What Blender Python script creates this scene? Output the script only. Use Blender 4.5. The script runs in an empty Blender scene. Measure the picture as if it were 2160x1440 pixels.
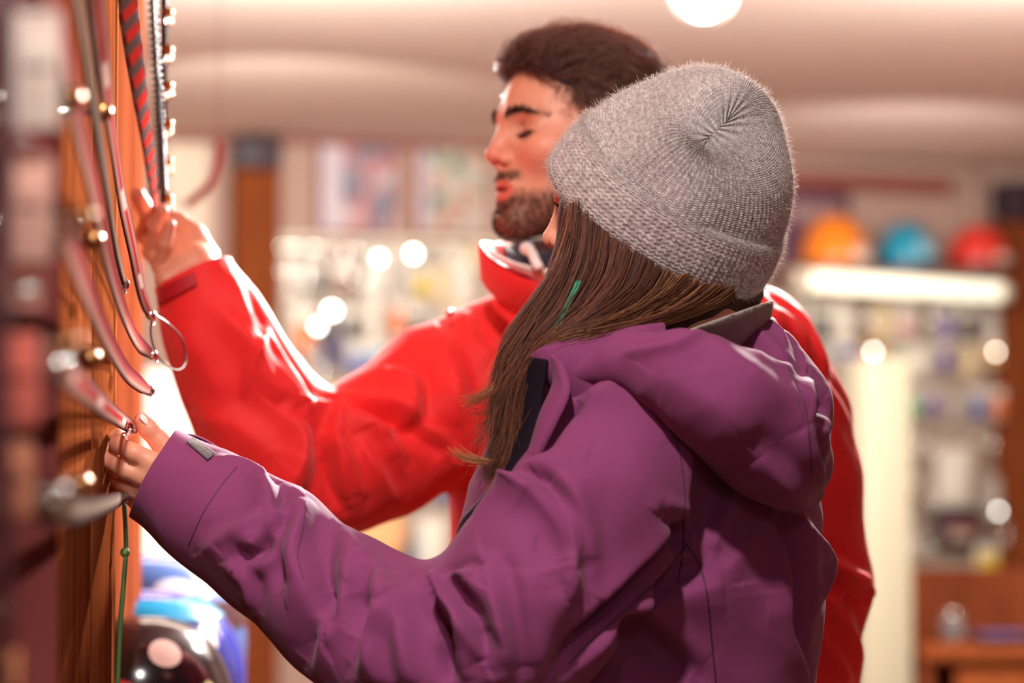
import bpy, math, random
import numpy as np
from mathutils import Vector, Matrix
from mathutils.bvhtree import BVHTree

SC = bpy.context.scene
COL = SC.collection
RNG = np.random.default_rng(7)
random.seed(7)

# ------------------------------------------------------------------ camera
F = 5100.0                      # 85 mm on 36 mm, for a 2160 px wide frame
PITCH = math.radians(2.0)
CAM = np.array([0.0, 0.0, 1.35])
FW = np.array([0.0, math.cos(PITCH), math.sin(PITCH)])
UP = np.array([0.0, -math.sin(PITCH), math.cos(PITCH)])
RT = np.array([1.0, 0.0, 0.0])
cd = bpy.data.cameras.new('camera'); cam = bpy.data.objects.new('camera', cd); COL.objects.link(cam)
cam.location = CAM; cam.rotation_euler = (math.pi/2 + PITCH, 0, 0)
cd.lens = 85; cd.sensor_width = 36; cd.clip_start = 0.05; cd.clip_end = 60
cd.dof.use_dof = True; cd.dof.focus_distance = 2.40; cd.dof.aperture_fstop = 2.5
SC.camera = cam
SC.view_settings.view_transform = 'Standard'; SC.view_settings.look = 'None'
SC.view_settings.exposure = 0.0; SC.view_settings.gamma = 1.0
SC.view_settings.use_curve_mapping = False

def P(px, py, d):
    """point of the place that the photograph shows at (px, py), d metres in front of the lens"""
    return CAM + d*(FW + (px-1080)/F*RT - (py-720)/F*UP)
def PR(px, d): return px*d/F    # px length -> metres at depth d

# ------------------------------------------------------------------ world and lights
w = bpy.data.worlds.new('world'); SC.world = w; w.use_nodes = True
w.node_tree.nodes['Background'].inputs[0].default_value = (1.0, 0.80, 0.74, 1)
w.node_tree.nodes['Background'].inputs[1].default_value = 0.26

def light(name, kind, loc, energy, color=(1, .9, .8), size=.1, target=None, spot=None, blend=.4, size_y=None):
    L = bpy.data.lights.new(name, kind); o = bpy.data.objects.new(name, L); COL.objects.link(o)
    o.location = loc; L.energy = energy; L.color = color
    if kind == 'AREA':
        L.size = size
        if size_y: L.shape = 'RECTANGLE'; L.size_y = size_y
    else: L.shadow_soft_size = size
    if kind == 'SPOT': L.spot_size = math.radians(spot or 60); L.spot_blend = blend
    if target is not None:
        o.rotation_euler = (Vector(target)-Vector(loc)).to_track_quat('-Z', 'Y').to_euler()
    return o

LAMP = P(1486, -18, 5.0)
# ceiling spot behind the two shoppers (its housing is built with the ceiling)
light('back_spot_light', 'SPOT', P(1486, -10, 4.93), 1150, (1, .95, .9), .07, (0.0, 2.7, 1.25), 75, .5)
light('added_halo_light', 'POINT', P(1486, -60, 4.9), 75, (1, .94, .9), .10)  # added point light, brightens the ceiling round the lamp into a halo
light('left_back_spot_light', 'SPOT', (0.85, 4.4, 2.35), 500, (1, .92, .84), .08, (-.25, 2.8, 1.3), 60, .6)
light('far_left_spot_light', 'SPOT', (-.95, 5.0, 2.33), 75, (1, .95, .88), .07, (0.02, 2.85, 1.62), 30, .5)
# ceiling spot over the aisle, then two added fill lights
light('aisle_spot_light', 'SPOT', (-0.13, 1.42, 2.34), 82, (1, .94, .90), .035, (0.20, 2.6, 1.15), 66, .6)
light('tag_fill_light', 'SPOT', (-.05, .35, 2.32), 60, (1, .92, .86), .06, (-.32, 1.5, 1.42), 34, .6)  # added to brighten the swing tags at the left edge
light('camera_side_fill_light', 'AREA', (0.35, -0.6, 2.3), 7, (1, .9, .85), .5, (0.1, 2.6, 1.35))  # added fill from the camera side, no counter stands here
# display lights over the back wall
light('display_light', 'AREA', (-.5, 5.1, 2.33), 125, (1, .94, .84), 1.0, (-.3, 9.0, 1.2), size_y=.4)
light('shelf_display_light', 'AREA', (1.3, 5.1, 2.33), 105, (1, .94, .84), .8, (1.5, 9.2, 1.1), size_y=.4)
light('ceiling_patch_fill_light', 'SPOT', (-.75, 6.3, 1.75), 38, (1, .92, .8), .05, (-.62, 8.0, 2.5), 62, .3)  # unseen spot added for the lighter ceiling patch near the back wall
light('ceiling_edge_fill_light', 'SPOT', (1.35, 7.6, 1.75), 19, (1, .9, .82), .05, (1.2, 9.0, 2.6), 110, .8)  # unseen spot added to lift the ceiling by the back wall

# ------------------------------------------------------------------ mesh helpers
def mesh_fast(name, V, Fq, smooth=True):
    V = np.asarray(V, np.float32); me = bpy.data.meshes.new(name)
    Fq = np.asarray(Fq, np.int32); n = Fq.shape[1]
    me.vertices.add(len(V)); me.vertices.foreach_set('co', V.ravel())
    me.loops.add(Fq.size); me.loops.foreach_set('vertex_index', Fq.ravel())
    me.polygons.add(len(Fq)); me.polygons.foreach_set('loop_start', np.arange(0, Fq.size, n, dtype=np.int32))
    me.update(calc_edges=True); me.validate()
    if smooth: me.polygons.foreach_set('use_smooth', np.ones(len(me.polygons), bool))
    return me
class MB:
    """collects shapes, links them as ONE mesh object"""
    def __init__(s): s.v = []; s.f = []; s.sm = []
    def add(s, V, Fs, smooth=False):
        b = len(s.v); s.v += [tuple(map(float, q)) for q in V]
        s.f += [tuple(int(i)+b for i in f) for f in Fs]; s.sm += [smooth]*len(Fs)
    def box(s, c, d, rot=None, bev=0.0):
        x, y, z = [q/2 for q in d]
        if bev <= 0:
            V = [(i*x, j*y, k*z) for i in (-1, 1) for j in (-1, 1) for k in (-1, 1)]
            Fs = [(0, 1, 3, 2), (4, 6, 7, 5), (0, 4, 5, 1), (2, 3, 7, 6), (0, 2, 6, 4), (1, 5, 7, 3)]
        else:
            import bmesh
            bm = bmesh.new(); bmesh.ops.create_cube(bm, size=1)
            for vv in bm.verts: vv.co = Vector((vv.co.x*2*x, vv.co.y*2*y, vv.co.z*2*z))
            bmesh.ops.bevel(bm, geom=bm.edges[:], offset=min(bev, x*.9, y*.9, z*.9), segments=2, affect='EDGES', profile=.5)
            V = [tuple(q.co) for q in bm.verts]; Fs = [[q.index for q in f.verts] for f in bm.faces]; bm.free()
        V = [Vector(q) for q in V]
        if rot is not None: V = [rot @ q for q in V]
        s.add([q+Vector(c) for q in V], Fs, bev > 0)
    def tube(s, pts, r, n=8, cap=True):
        V, Fs = tube_data(pts, r, n, cap); s.add(V, Fs, True)
    def lathe(s, prof, c, axis=(0, 0, 1), n=24, sq=(1, 1)):
        q = Vector((0, 0, 1)).rotation_difference(Vector(axis))
        V = []; Fs = []
        for (r, z) in prof:
            for i in range(n):
                a = 2*math.pi*i/n; V.append(Vector(c) + q @ Vector((r*sq[0]*math.cos(a), r*sq[1]*math.sin(a), z)))
        for k in range(len(prof)-1):
            for i in range(n):
                j = (i+1) % n; Fs.append((k*n+i, k*n+j, (k+1)*n+j, (k+1)*n+i))
        Fs.append(tuple(range(n-1, -1, -1))); Fs.append(tuple((len(prof)-1)*n+i for i in range(n)))
        s.add(V, Fs, True)
    def sphere(s, c, r, n=16, m=10, R=None):
        r = (r, r, r) if np.isscalar(r) else r
        V = []; Fs = []
        for k in range(m+1):
            t = math.pi*k/m
            for i in range(n):
                a = 2*math.pi*i/n
                q = Vector((r[0]*math.sin(t)*math.cos(a), r[1]*math.sin(t)*math.sin(a), r[2]*math.cos(t)))
                if R is not None: q = R @ q
                V.append(Vector(c)+q)
        for k in range(m):
            for i in range(n):
                j = (i+1) % n; Fs.append((k*n+i, (k+1)*n+i, (k+1)*n+j, k*n+j))
        s.add(V, Fs, True)
    def build(s, name, mat, parent=None, bevel=0):
        me = bpy.data.meshes.new(name); me.from_pydata(s.v, [], s.f)
        me.polygons.foreach_set('use_smooth', s.sm); me.update(); me.validate()
        return link(name, me, mat, parent)
def tube_data(pts, r, n=8, cap=True):
    pts = [np.asarray(q, float) for q in pts]; K = len(pts)
    rr = [r]*K if np.isscalar(r) else list(r)
    V = []; Fs = []; prev = None
    for k in range(K):
        t = pts[min(k+1, K-1)]-pts[max(k-1, 0)]; t = t/(np.linalg.norm(t)+1e-9)
        if prev is None:
            a = np.array([0, 0, 1.]) if abs(t[2]) < .9 else np.array([1., 0, 0])
            u = np.cross(t, a)
        else: u = prev-t*np.dot(prev, t)
        u /= np.linalg.norm(u)+1e-9; prev = u; v = np.cross(t, u)
        for i in range(n):
            a = 2*math.pi*i/n; V.append(pts[k]+rr[k]*(math.cos(a)*u+math.sin(a)*v))
    for k in range(K-1):
        for i in range(n):
            j = (i+1) % n; Fs.append((k*n+i, k*n+j, (k+1)*n+j, (k+1)*n+i))
    if cap: Fs.append(tuple(range(n-1, -1, -1))); Fs.append(tuple((K-1)*n+i for i in range(n)))
    return V, Fs
def link(name, me, mat, parent=None):
    o = bpy.data.objects.new(name, me); COL.objects.link(o)
    if mat is not None: me.materials.append(mat)
    if parent is not None: o.parent = parent; o.matrix_parent_inverse = parent.matrix_world.inverted()
    return o
def tag(o, label=None, cat=None, group=None, kind=None):
    if label: o['label'] = label
    if cat: o['category'] = cat
    if group: o['group'] = group
    if kind: o['kind'] = kind
    return o
def empty(name, loc, label, cat, group=None):
    o = bpy.data.objects.new(name, None); COL.objects.link(o); o.location = loc; o.empty_display_size = .05
    bpy.context.view_layer.update()
    return tag(o, label, cat, group)
def spline(pts, n):
    """Catmull-Rom through pts (K x D) resampled to n"""
    p = np.asarray(pts, float); K = len(p); t = np.linspace(0, K-1, n); i = np.clip(t.astype(int), 0, K-2); f = (t-i)[:, None]
    p0 = p[np.clip(i-1, 0, K-1)]; p1 = p[i]; p2 = p[i+1]; p3 = p[np.clip(i+2, 0, K-1)]
    return .5*((2*p1)+(-p0+p2)*f+(2*p0-5*p1+4*p2-p3)*f*f+(-p0+3*p1-3*p2+p3)*f**3)

# ------------------------------------------------------------------ materials
def S(r, g, b): return tuple(((c/255)/12.92 if c/255 <= .04045 else ((c/255+.055)/1.055)**2.4) for c in (r, g, b))+(1,)
def mat(name, col, rough=.6, metal=0, bump=None, sheen=0, var=0, varscale=8, spec=.5, coat=0, emit=None, estr=1, trans=0, alpha=1, sss=0, stretch=None):
    m = bpy.data.materials.new(name); m.use_nodes = True; nt = m.node_tree; b = nt.nodes['Principled BSDF']
    b.inputs['Base Color'].default_value = col; b.inputs['Roughness'].default_value = rough; b.inputs['Metallic'].default_value = metal
    b.inputs['Specular IOR Level'].default_value = spec; b.inputs['Coat Weight'].default_value = coat
    b.inputs['Sheen Weight'].default_value = sheen; b.inputs['Transmission Weight'].default_value = trans
    if sss: b.inputs['Subsurface Weight'].default_value = sss; b.inputs['Subsurface Radius'].default_value = (.012, .004, .002); b.inputs['Subsurface Scale'].default_value = 1
    if emit: b.inputs['Emission Color'].default_value = emit; b.inputs['Emission Strength'].default_value = estr
    tc = nt.nodes.new('ShaderNodeTexCoord'); mp = nt.nodes.new('ShaderNodeMapping'); nt.links.new(tc.outputs['Object'], mp.inputs[0])
    if stretch: mp.inputs['Scale'].default_value = stretch
    if var:
        n = nt.nodes.new('ShaderNodeTexNoise'); n.inputs['Scale'].default_value = varscale; n.inputs['Detail'].default_value = 5
        nt.links.new(mp.outputs[0], n.inputs['Vector'])
        r = nt.nodes.new('ShaderNodeValToRGB'); r.color_ramp.elements[0].position = .3; r.color_ramp.elements[1].position = .7
        r.color_ramp.elements[0].color = tuple(c*(1-var) for c in col[:3])+(1,); r.color_ramp.elements[1].color = tuple(min(1, c*(1+var)) for c in col[:3])+(1,)
        nt.links.new(n.outputs[0], r.inputs[0]); nt.links.new(r.outputs[0], b.inputs['Base Color'])
    if bump:
        n = nt.nodes.new('ShaderNodeTexNoise'); n.inputs['Scale'].default_value = bump[0]; n.inputs['Detail'].default_value = 4
        nt.links.new(mp.outputs[0], n.inputs['Vector'])
        bp = nt.nodes.new('ShaderNodeBump'); bp.inputs['Strength'].default_value = bump[1]; bp.inputs['Distance'].default_value = bump[2] if len(bump) > 2 else .001
        nt.links.new(n.outputs[0], bp.inputs['Height']); nt.links.new(bp.outputs[0], b.inputs['Normal'])
    return m
def translucent(m, f=.4):
    """thin fibres let light through"""
    nt = m.node_tree; b = nt.nodes['Principled BSDF']; out = nt.nodes['Material Output']; t = nt.nodes.new('ShaderNodeBsdfTranslucent'); mx = nt.nodes.new('ShaderNodeMixShader'); mx.inputs[0].default_value = f
    t.inputs[0].default_value = b.inputs['Base Color'].default_value
    if b.inputs['Base Color'].links: nt.links.new(b.inputs['Base Color'].links[0].from_socket, t.inputs[0])
    nt.links.new(b.outputs[0], mx.inputs[1]); nt.links.new(t.outputs[0], mx.inputs[2]); nt.links.new(mx.outputs[0], out.inputs[0]); return m
def attr_color(m, attr='Col'):
    nt = m.node_tree; a = nt.nodes.new('ShaderNodeAttribute'); a.attribute_name = attr
    nt.links.new(a.outputs['Color'], nt.nodes['Principled BSDF'].inputs['Base Color']); return m
def set_col(me, C, name='Col'):
    a = me.color_attributes.new(name, 'FLOAT_COLOR', 'POINT')
    C = np.asarray(C, np.float32)
    if C.shape[1] == 3: C = np.hstack([C, np.ones((len(C), 1), np.float32)])
    a.data.foreach_set('color', C.ravel())

# ------------------------------------------------------------------ implicit modelling
def smin(a, b, k):
    h = np.clip(.5+.5*(b-a)/k, 0, 1); return b*(1-h)+a*h-k*h*(1-h)
def smax(a, b, k): return -smin(-a, -b, k)
def cone(p, a, b, ra, rb):
    a = np.asarray(a, float); b = np.asarray(b, float); ba = b-a; pa = p-a
    h = np.clip(pa@ba/max(ba@ba, 1e-12), 0, 1)
    return np.linalg.norm(pa-h[:, None]*ba, axis=1)-(ra+(rb-ra)*h)
def ell(p, c, r, R=None):
    q = p-np.asarray(c, float)
    if R is not None: q = q@np.asarray(R)
    r = np.asarray(r, float); k0 = np.linalg.norm(q/r, axis=1); k1 = np.linalg.norm(q/(r*r), axis=1)
    return k0*(k0-1)/(k1+1e-9)
def chain(p, st, k=.01):
    """st: (xyz, r) stations"""
    f = None
    for (a, ra), (b, rb) in zip(st[:-1], st[1:]):
        g = cone(p, a, b, ra, rb); f = g if f is None else smin(f, g, k)
    return f
def pst(L): return [(P(x, y, d), PR(r, d)) for (x, y, d, r) in L]
def surface_nets(fn, lo, hi, h):
    if isinstance(lo, list) and isinstance(lo[0], np.ndarray) and hi is None: ax = lo; n = np.array([len(a) for a in ax])
    else:
        lo = np.asarray(lo, float); n = np.ceil((np.asarray(hi)-lo)/h).astype(int)+1
        ax = [lo[i]+h*np.arange(n[i]) for i in range(3)]
    f = np.empty(n, np.float32)
    yz = np.stack(np.meshgrid(ax[1], ax[2], indexing='ij'), -1).reshape(-1, 2)
    step = max(1, int(600000/len(yz)))
    for i in range(0, n[0], step):
        xs = ax[0][i:i+step]; p = np.empty((len(xs)*len(yz), 3)); p[:, 0] = np.repeat(xs, len(yz)); p[:, 1:] = np.tile(yz, (len(xs), 1))
        f[i:i+step] = fn(p).reshape(len(xs), n[1], n[2])
    ins = f < 0
    c = ins[:-1, :-1, :-1].astype(np.int8)
    for d in ((1,0,0),(0,1,0),(0,0,1),(1,1,0),(1,0,1),(0,1,1),(1,1,1)):
        c = c+ins[d[0]:n[0]-1+d[0], d[1]:n[1]-1+d[1], d[2]:n[2]-1+d[2]]
    act = (c > 0) & (c < 8); idx = np.argwhere(act); ids = -np.ones(act.shape, np.int64); ids[act] = np.arange(len(idx))
    acc = np.zeros((len(idx), 3)); cnt = np.zeros(len(idx))
    cr = [(a, b, e) for a in (0, 1) for b in (0, 1) for e in (0, 1)]
    for u in cr:
        for a in range(3):
            if u[a]: continue
            v = list(u); v[a] = 1; i0 = idx+np.array(u); i1 = idx+np.array(v)
            f0 = f[i0[:, 0], i0[:, 1], i0[:, 2]]; f1 = f[i1[:, 0], i1[:, 1], i1[:, 2]]
            m = (f0 < 0) != (f1 < 0); t = np.where(m, f0/np.where(m, f0-f1, 1), 0)
            acc += np.where(m[:, None], np.array(u)+t[:, None]*(np.array(v)-np.array(u)), 0); cnt += m
    g = idx+acc/cnt[:, None]; V = np.stack([np.interp(g[:, i], np.arange(n[i]), ax[i]) for i in range(3)], 1); Q = []
    for a in range(3):
        b, e = (a+1) % 3, (a+2) % 3
        s0 = [slice(None)]*3; s1 = [slice(None)]*3
        s0[a] = slice(0, n[a]-1); s1[a] = slice(1, n[a])
        for q in (b, e): s0[q] = slice(1, n[q]-1); s1[q] = slice(1, n[q]-1)
        A = ins[tuple(s0)]; B = ins[tuple(s1)]; w = np.argwhere(A != B)
        if not len(w): continue
        off = np.zeros(3, int); off[b] = 1; off[e] = 1; w = w+off
        sg = ins[w[:, 0], w[:, 1], w[:, 2]]
        def cell(db, de):
            q = w.copy(); q[:, b] -= db; q[:, e] -= de; return ids[q[:, 0], q[:, 1], q[:, 2]]
        quad = np.stack([cell(1, 1), cell(0, 1), cell(0, 0), cell(1, 0)], 1)
        quad[~sg] = quad[~sg][:, ::-1]; Q.append(quad)
    return V, np.concatenate(Q)
def subdiv(V, Q):
    n = len(V); E = np.sort(np.stack([Q, np.roll(Q, -1, 1)], -1).reshape(-1, 2), 1)
    key = E[:, 0]*n+E[:, 1]; uk, inv = np.unique(key, return_inverse=True)
    Em = (V[uk//n]+V[uk % n])/2; Fm = V[Q].mean(1); e = inv.reshape(-1, 4)+n; f = np.arange(len(Q))+n+len(uk)
    nq = np.concatenate([np.stack([Q[:, i], e[:, i], f, e[:, (i-1) % 4]], 1) for i in range(4)])
    return np.concatenate([V, Em, Fm]), nq
def gradient(fn, V, e=8e-4):
    T = np.array([[1, -1, -1], [-1, -1, 1], [-1, 1, -1], [1, 1, 1]], float)
    g = np.zeros_like(V)
    for t in T: g += t*fn(V+e*t)[:, None]
    return g/(4*e)
def project(fn, V, it=2, e=8e-4):
    for _ in range(it):
        g = gradient(fn, V, e); s = fn(V); V = V-np.clip(s/(np.sum(g*g, 1)+1e-6), -.006, .006)[:, None]*g
    return V
def normals(V, Q):
    a = V[Q[:, 2]]-V[Q[:, 0]]; b = V[Q[:, 3]]-V[Q[:, 1]]; fnm = np.cross(a, b); N = np.zeros_like(V)
    for i in range(4):
        for c in range(3): N[:, c] += np.bincount(Q[:, i], fnm[:, c], len(V))
    return N/(np.linalg.norm(N, axis=1, keepdims=True)+1e-12)
def relax(V, Q, it=1, lam=.5):
    n = len(V); A = np.concatenate([Q[:, i] for i in range(4)]*1); B = np.concatenate([Q[:, (i+1) % 4] for i in range(4)])
    for _ in range(it):
        S_ = np.zeros_like(V); c = np.bincount(A, minlength=n)+np.bincount(B, minlength=n)
        for k in range(3): S_[:, k] = np.bincount(A, V[B, k], n)+np.bincount(B, V[A, k], n)
        V = V+lam*(S_/np.maximum(c, 1)[:, None]-V)
    return V
def sculpt(fn, lo, hi, h, sub=1, it=2, e=8e-4):
    V, Q = surface_nets(fn, lo, hi, h); V = relax(V, Q, 1, .4); V = project(fn, V, 2, e)
    for _ in range(sub): V, Q = subdiv(V, Q); V = project(fn, V, 1, e)
    V = relax(V, Q, 1, .4); V = project(fn, V, it-1, e) if it > 1 else V
    return V, Q
def axis_steps(lo, hi, fine, hf, hc):
    """grid lines from lo to hi: hf apart inside the fine intervals, hc apart elsewhere"""
    out = [lo]
    while out[-1] < hi:
        x = out[-1]; out.append(x+(hf if any(a-hc*.5 <= x < b for a, b in fine) else hc))
    return np.array(out)
def bvh_of(V, Q): return BVHTree.FromPolygons([Vector(q) for q in V], [tuple(q) for q in Q.tolist()])
def hit_px(bvh, px, py):
    o = Vector(CAM); d = Vector(FW+(px-1080)/F*RT-(py-720)/F*UP).normalized()
    h = bvh.ray_cast(o, d); return None if h[0] is None else np.array(h[0])
GAIN = 1.9
def fold_strokes(V, Q, strokes, bvh=None):
    """fabric folds: each stroke runs over the surface; A height (mm), w1 soft side, w2 steep side (mm)"""
    bvh = bvh or bvh_of(V, Q); N = normals(V, Q); D = np.zeros(len(V))
    for st in strokes:
        pts, A, w1, w2 = st[:4]; pw = st[4] if len(st) > 4 else .5
        q = spline(np.array(pts, float), 8*len(pts)); hits = [hit_px(bvh, *x) for x in q]; hits = [x for x in hits if x is not None]
        if len(hits) < 3: continue
        H = [hits[0]]
        for x in hits[1:]:
            if np.linalg.norm(x-H[-1]) < .12: H.append(x)
        H = np.array(H); w1m, w2m = w1/1000, w2/1000; R = 3*max(w1m, w2m)
        lo = H.min(0)-R; hi = H.max(0)+R
        m = np.where(np.all((V > lo) & (V < hi), 1))[0]
        if not len(m): continue
        v = V[m]; best = np.full(len(m), 9.); bt = np.zeros(len(m)); sd = np.zeros(len(m)); L = len(H)-1
        for k in range(L):
            a, b = H[k], H[k+1]; ba = b-a; t = np.clip((v-a)@ba/(ba@ba+1e-12), 0, 1); dv = v-(a+t[:, None]*ba); ds = np.linalg.norm(dv, axis=1)
            s = np.einsum('ij,ij->i', np.cross(ba[None], N[m]), dv)
            u = ds < best; best = np.where(u, ds, best); bt = np.where(u, (k+t)/L, bt); sd = np.where(u, s, sd)
        env = np.clip(np.sin(np.pi*np.clip(bt*.94+.03, 0, 1)), 0, 1)**pw
        w = np.where(sd > 0, w1m, w2m); g = np.exp(-((np.sqrt(best**2+(.22*w)**2)-.22*w)/(.9*w))**1.25) if A > 0 else np.exp(-(best/w)**2)
        tr = -.35*np.exp(-((best-1.9*w)/(w))**2)*(sd <= 0)
        D[m] += GAIN*A/1000*env*(g+tr)
    return V+N*D[:, None]
def wrinkle(V, amp, scale, seed=0, dirv=None, ridged=True):
    """broad irregular creasing of cloth as a sum of warped sine waves"""
    r = np.random.default_rng(seed); D = np.zeros(len(V)); W = V.copy()
    for k in range(3):
        q = r.normal(size=3); q /= np.linalg.norm(q); W = W+.02*np.sin(W@q*30+r.uniform(0, 6))[:, None]*r.normal(size=3)
    for k in range(7):
        q = r.normal(size=3)
        if dirv is not None: q = q-np.dot(q, dirv)*np.asarray(dirv)*.85
        q /= np.linalg.norm(q); s = scale*r.uniform(.6, 1.9); x = np.sin(W@q*2*np.pi/s+r.uniform(0, 6.3)); D += (1-2*np.abs(x) if ridged else x)*(s/scale)
    return amp*D/7
def hair_tubes(name, G, rad, mat_, parent, cols=None, sides=3):
    """G: strands x points x 3; rad: strands x points"""
    n, K, _ = G.shape; T = np.empty_like(G); T[:, 1:-1] = G[:, 2:]-G[:, :-2]; T[:, 0] = G[:, 1]-G[:, 0]; T[:, -1] = G[:, -1]-G[:, -2]
    T /= np.linalg.norm(T, axis=2, keepdims=True)+1e-12
    a = RNG.normal(size=(n, 1, 3)); U = np.cross(T, a); U /= np.linalg.norm(U, axis=2, keepdims=True)+1e-12; W = np.cross(T, U)
    ang = 2*np.pi*np.arange(sides)/sides
    V = G[:, :, None]+rad[:, :, None, None]*(np.cos(ang)[None, None, :, None]*U[:, :, None]+np.sin(ang)[None, None, :, None]*W[:, :, None])
    base = (np.arange(n)[:, None, None]*K+np.arange(K-1)[None, :, None])*sides; s = np.arange(sides)[None, None]; s2 = (s+1) % sides
    Q = np.stack([base+s, base+s2, base+sides+s2, base+sides+s], -1).reshape(-1, 4)
    me = mesh_fast(name, V.reshape(-1, 3), Q)
    if cols is not None: set_col(me, np.repeat(cols, K*sides, 0))
    return link(name, me, mat_, parent)
# ------------------------------------------------------------------ room shell
M = {}
M['ceiling'] = mat('ceiling_plaster', S(228, 208, 200), .95, var=.03, varscale=2)
M['wall'] = mat('wall_paint', S(176, 146, 134), .9, var=.04, varscale=3)
M['floor'] = mat('floor_boards', S(120, 84, 62), .5, var=.2, varscale=4, stretch=(8, .6, 1))
M['oak'] = mat('honey_wood', S(126, 66, 36), .9, var=.28, varscale=9, stretch=(6, 6, .5), bump=(60, .15, .0006), spec=0)
M['oak_dark'] = mat('dark_honey_wood', S(110, 56, 34), .9, spec=0, var=.3, varscale=9, stretch=(6, 6, .5), bump=(60, .15, .0006))
M['fascia'] = mat('reddish_fascia', S(132, 70, 58), .6, var=.1)
M['capdark'] = mat('dark_plum_metal', S(48, 30, 44), .5)
M['white'] = mat('white_lacquer', S(236, 228, 208), .4, var=.02)
M['cream'] = mat('cream_board', S(222, 204, 184), .6, var=.04)
M['grey'] = mat('grey_slatwall', S(182, 166, 152), .55, var=.05)
M['chrome'] = mat('chrome', S(225, 222, 215), .16, metal=1)
M['gold'] = mat('brass', S(176, 126, 78), .3, metal=1)
M['black'] = mat('black_plastic', S(34, 26, 32), .35)
M['paper'] = mat('pale_card', S(238, 224, 206), .7)
M['bulb'] = mat('lit_bulb', S(255, 250, 235), .5, emit=(1, .95, .86, 1), estr=60)
M['tube'] = mat('lit_tube', S(255, 250, 225), .5, emit=(1, .97, .74, 1), estr=1.5)
M['led'] = mat('glint_glow', S(255, 250, 235), .5, emit=(1, .97, .86, 1), estr=22)  # glow of the added glint discs
M['shade'] = mat('lit_lampshade', S(255, 240, 220), .8, emit=(1, .86, .70, 1), estr=1.6)

CZ = 2.39
def struct(name, c, d, m, rot=None):
    b = MB(); b.box(c, d, rot); return tag(b.build(name, m), kind='structure')
struct('floor', (0, 4, -.05), (7, 14, .1), M['floor'])
struct('ceiling', (0, 4.9, CZ+.05), (7, 12, .1), M['ceiling'])
TH = math.radians(20.0); WR = Matrix.Rotation(TH, 3, 'Z'); WE = np.array([math.cos(TH), math.sin(TH), 0]); WN = np.array([math.sin(TH), -math.cos(TH), 0])
W0 = P(1080, 898, 9.0)
def BW(px, py, off=0.0):
    d = FW+(px-1080)/F*RT-(py-720)/F*UP
    t = np.dot(W0+WN*off-CAM, WN)/np.dot(d, WN); return CAM+t*d
def wbox(b, x0, y0, x1, y1, off, t, bev=0):
    """box standing off the back wall: its front face fills the px rectangle"""
    c = BW((x0+x1)/2, (y0+y1)/2, off+t)-WN*t/2; wdt = np.linalg.norm((BW(x1, 0, off+t)-BW(x0, 0, off+t))[:2]); hgt = abs(BW(x0, y0, off+t)[2]-BW(x0, y1, off+t)[2])
    b.box(c, (wdt, t, hgt), WR, bev); return c, wdt, hgt
b = MB(); b.box(W0*np.array([1, 1, 0])-WN*.05+np.array([0, 0, 1.2]), (7, .1, 2.4), WR); tag(b.build('wall_back', M['wall']), kind='structure')
struct('wall_right', (2.6, 4.5, 1.2), (.1, 12, 2.4), M['wall'])
struct('wall_left', (-1.9, 5.4, 1.2), (.1, 6.0, 2.4), M['wall'])
# ceiling-line trims on the back wall
b = MB(); wbox(b, 200, 281, 1060, 302, 0, .05); tag(b.build('trim_1', M['fascia']), kind='structure')
b = MB(); wbox(b, 1620, 366, 2010, 402, 0, .08); tag(b.build('trim_2', M['fascia']), kind='structure')
# honey wood posts with dark caps
def post(x0, x1, y0, y1, yc, label, off=.0):
    c = BW((x0+x1)/2, 900, off); r = empty('wall_post', (c[0], c[1], 0), label, 'post', 'honey wood posts on the back wall')
    b = MB(); wbox(b, x0, y1, x1, 1640, off, .12, .006); b.build('post_shaft', M['oak'], r)
    b = MB(); wbox(b, x0+3, y0, x1+4, y1, off, .13, .006); b.build('post_cap', M['capdark'], r)
    return r
post(498, 590, 286, 352, 0, 'honey wood post with dark cap on back wall, left of the framed prints')
post(2122, 2250, 384, 462, 0, 'honey wood post with dark cap at the right end of the helmet shelf')
# pale board beside the post
b = MB(); wbox(b, 345, 303, 440, 560, 0, .02); tag(b.build('wall_board', M['cream']), 'plain pale board on back wall left of the honey wood post', 'board')
# ceiling spot lamp
r = empty('ceiling_spotlight', P(1486, -40, 5.0), 'round bright white spotlight hanging below the ceiling behind the man\'s head', 'lamp')
top = LAMP.copy(); top[2] = CZ
b = MB(); b.lathe([(.045, 0), (.045, .012), (.012, .016)], (top[0], top[1], CZ-.016)); b.build('ceiling_rose', M['white'], r)
b = MB(); b.tube([top+[0, 0, -.01], LAMP+[0, 0, .07]], .007); b.build('stem', M['white'], r)
b = MB(); ax = np.array((0, 2.7, 1.25))-LAMP; ax /= np.linalg.norm(ax)
b.lathe([(.02, -.07), (.045, -.06), (.06, -.02), (.067, .02)], LAMP, ax); hs = b.build('lamp_housing', M['white'], r)
b = MB(); b.sphere(LAMP+ax*.02, .052); b.build('bulb', M['bulb'], hs)

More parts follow.
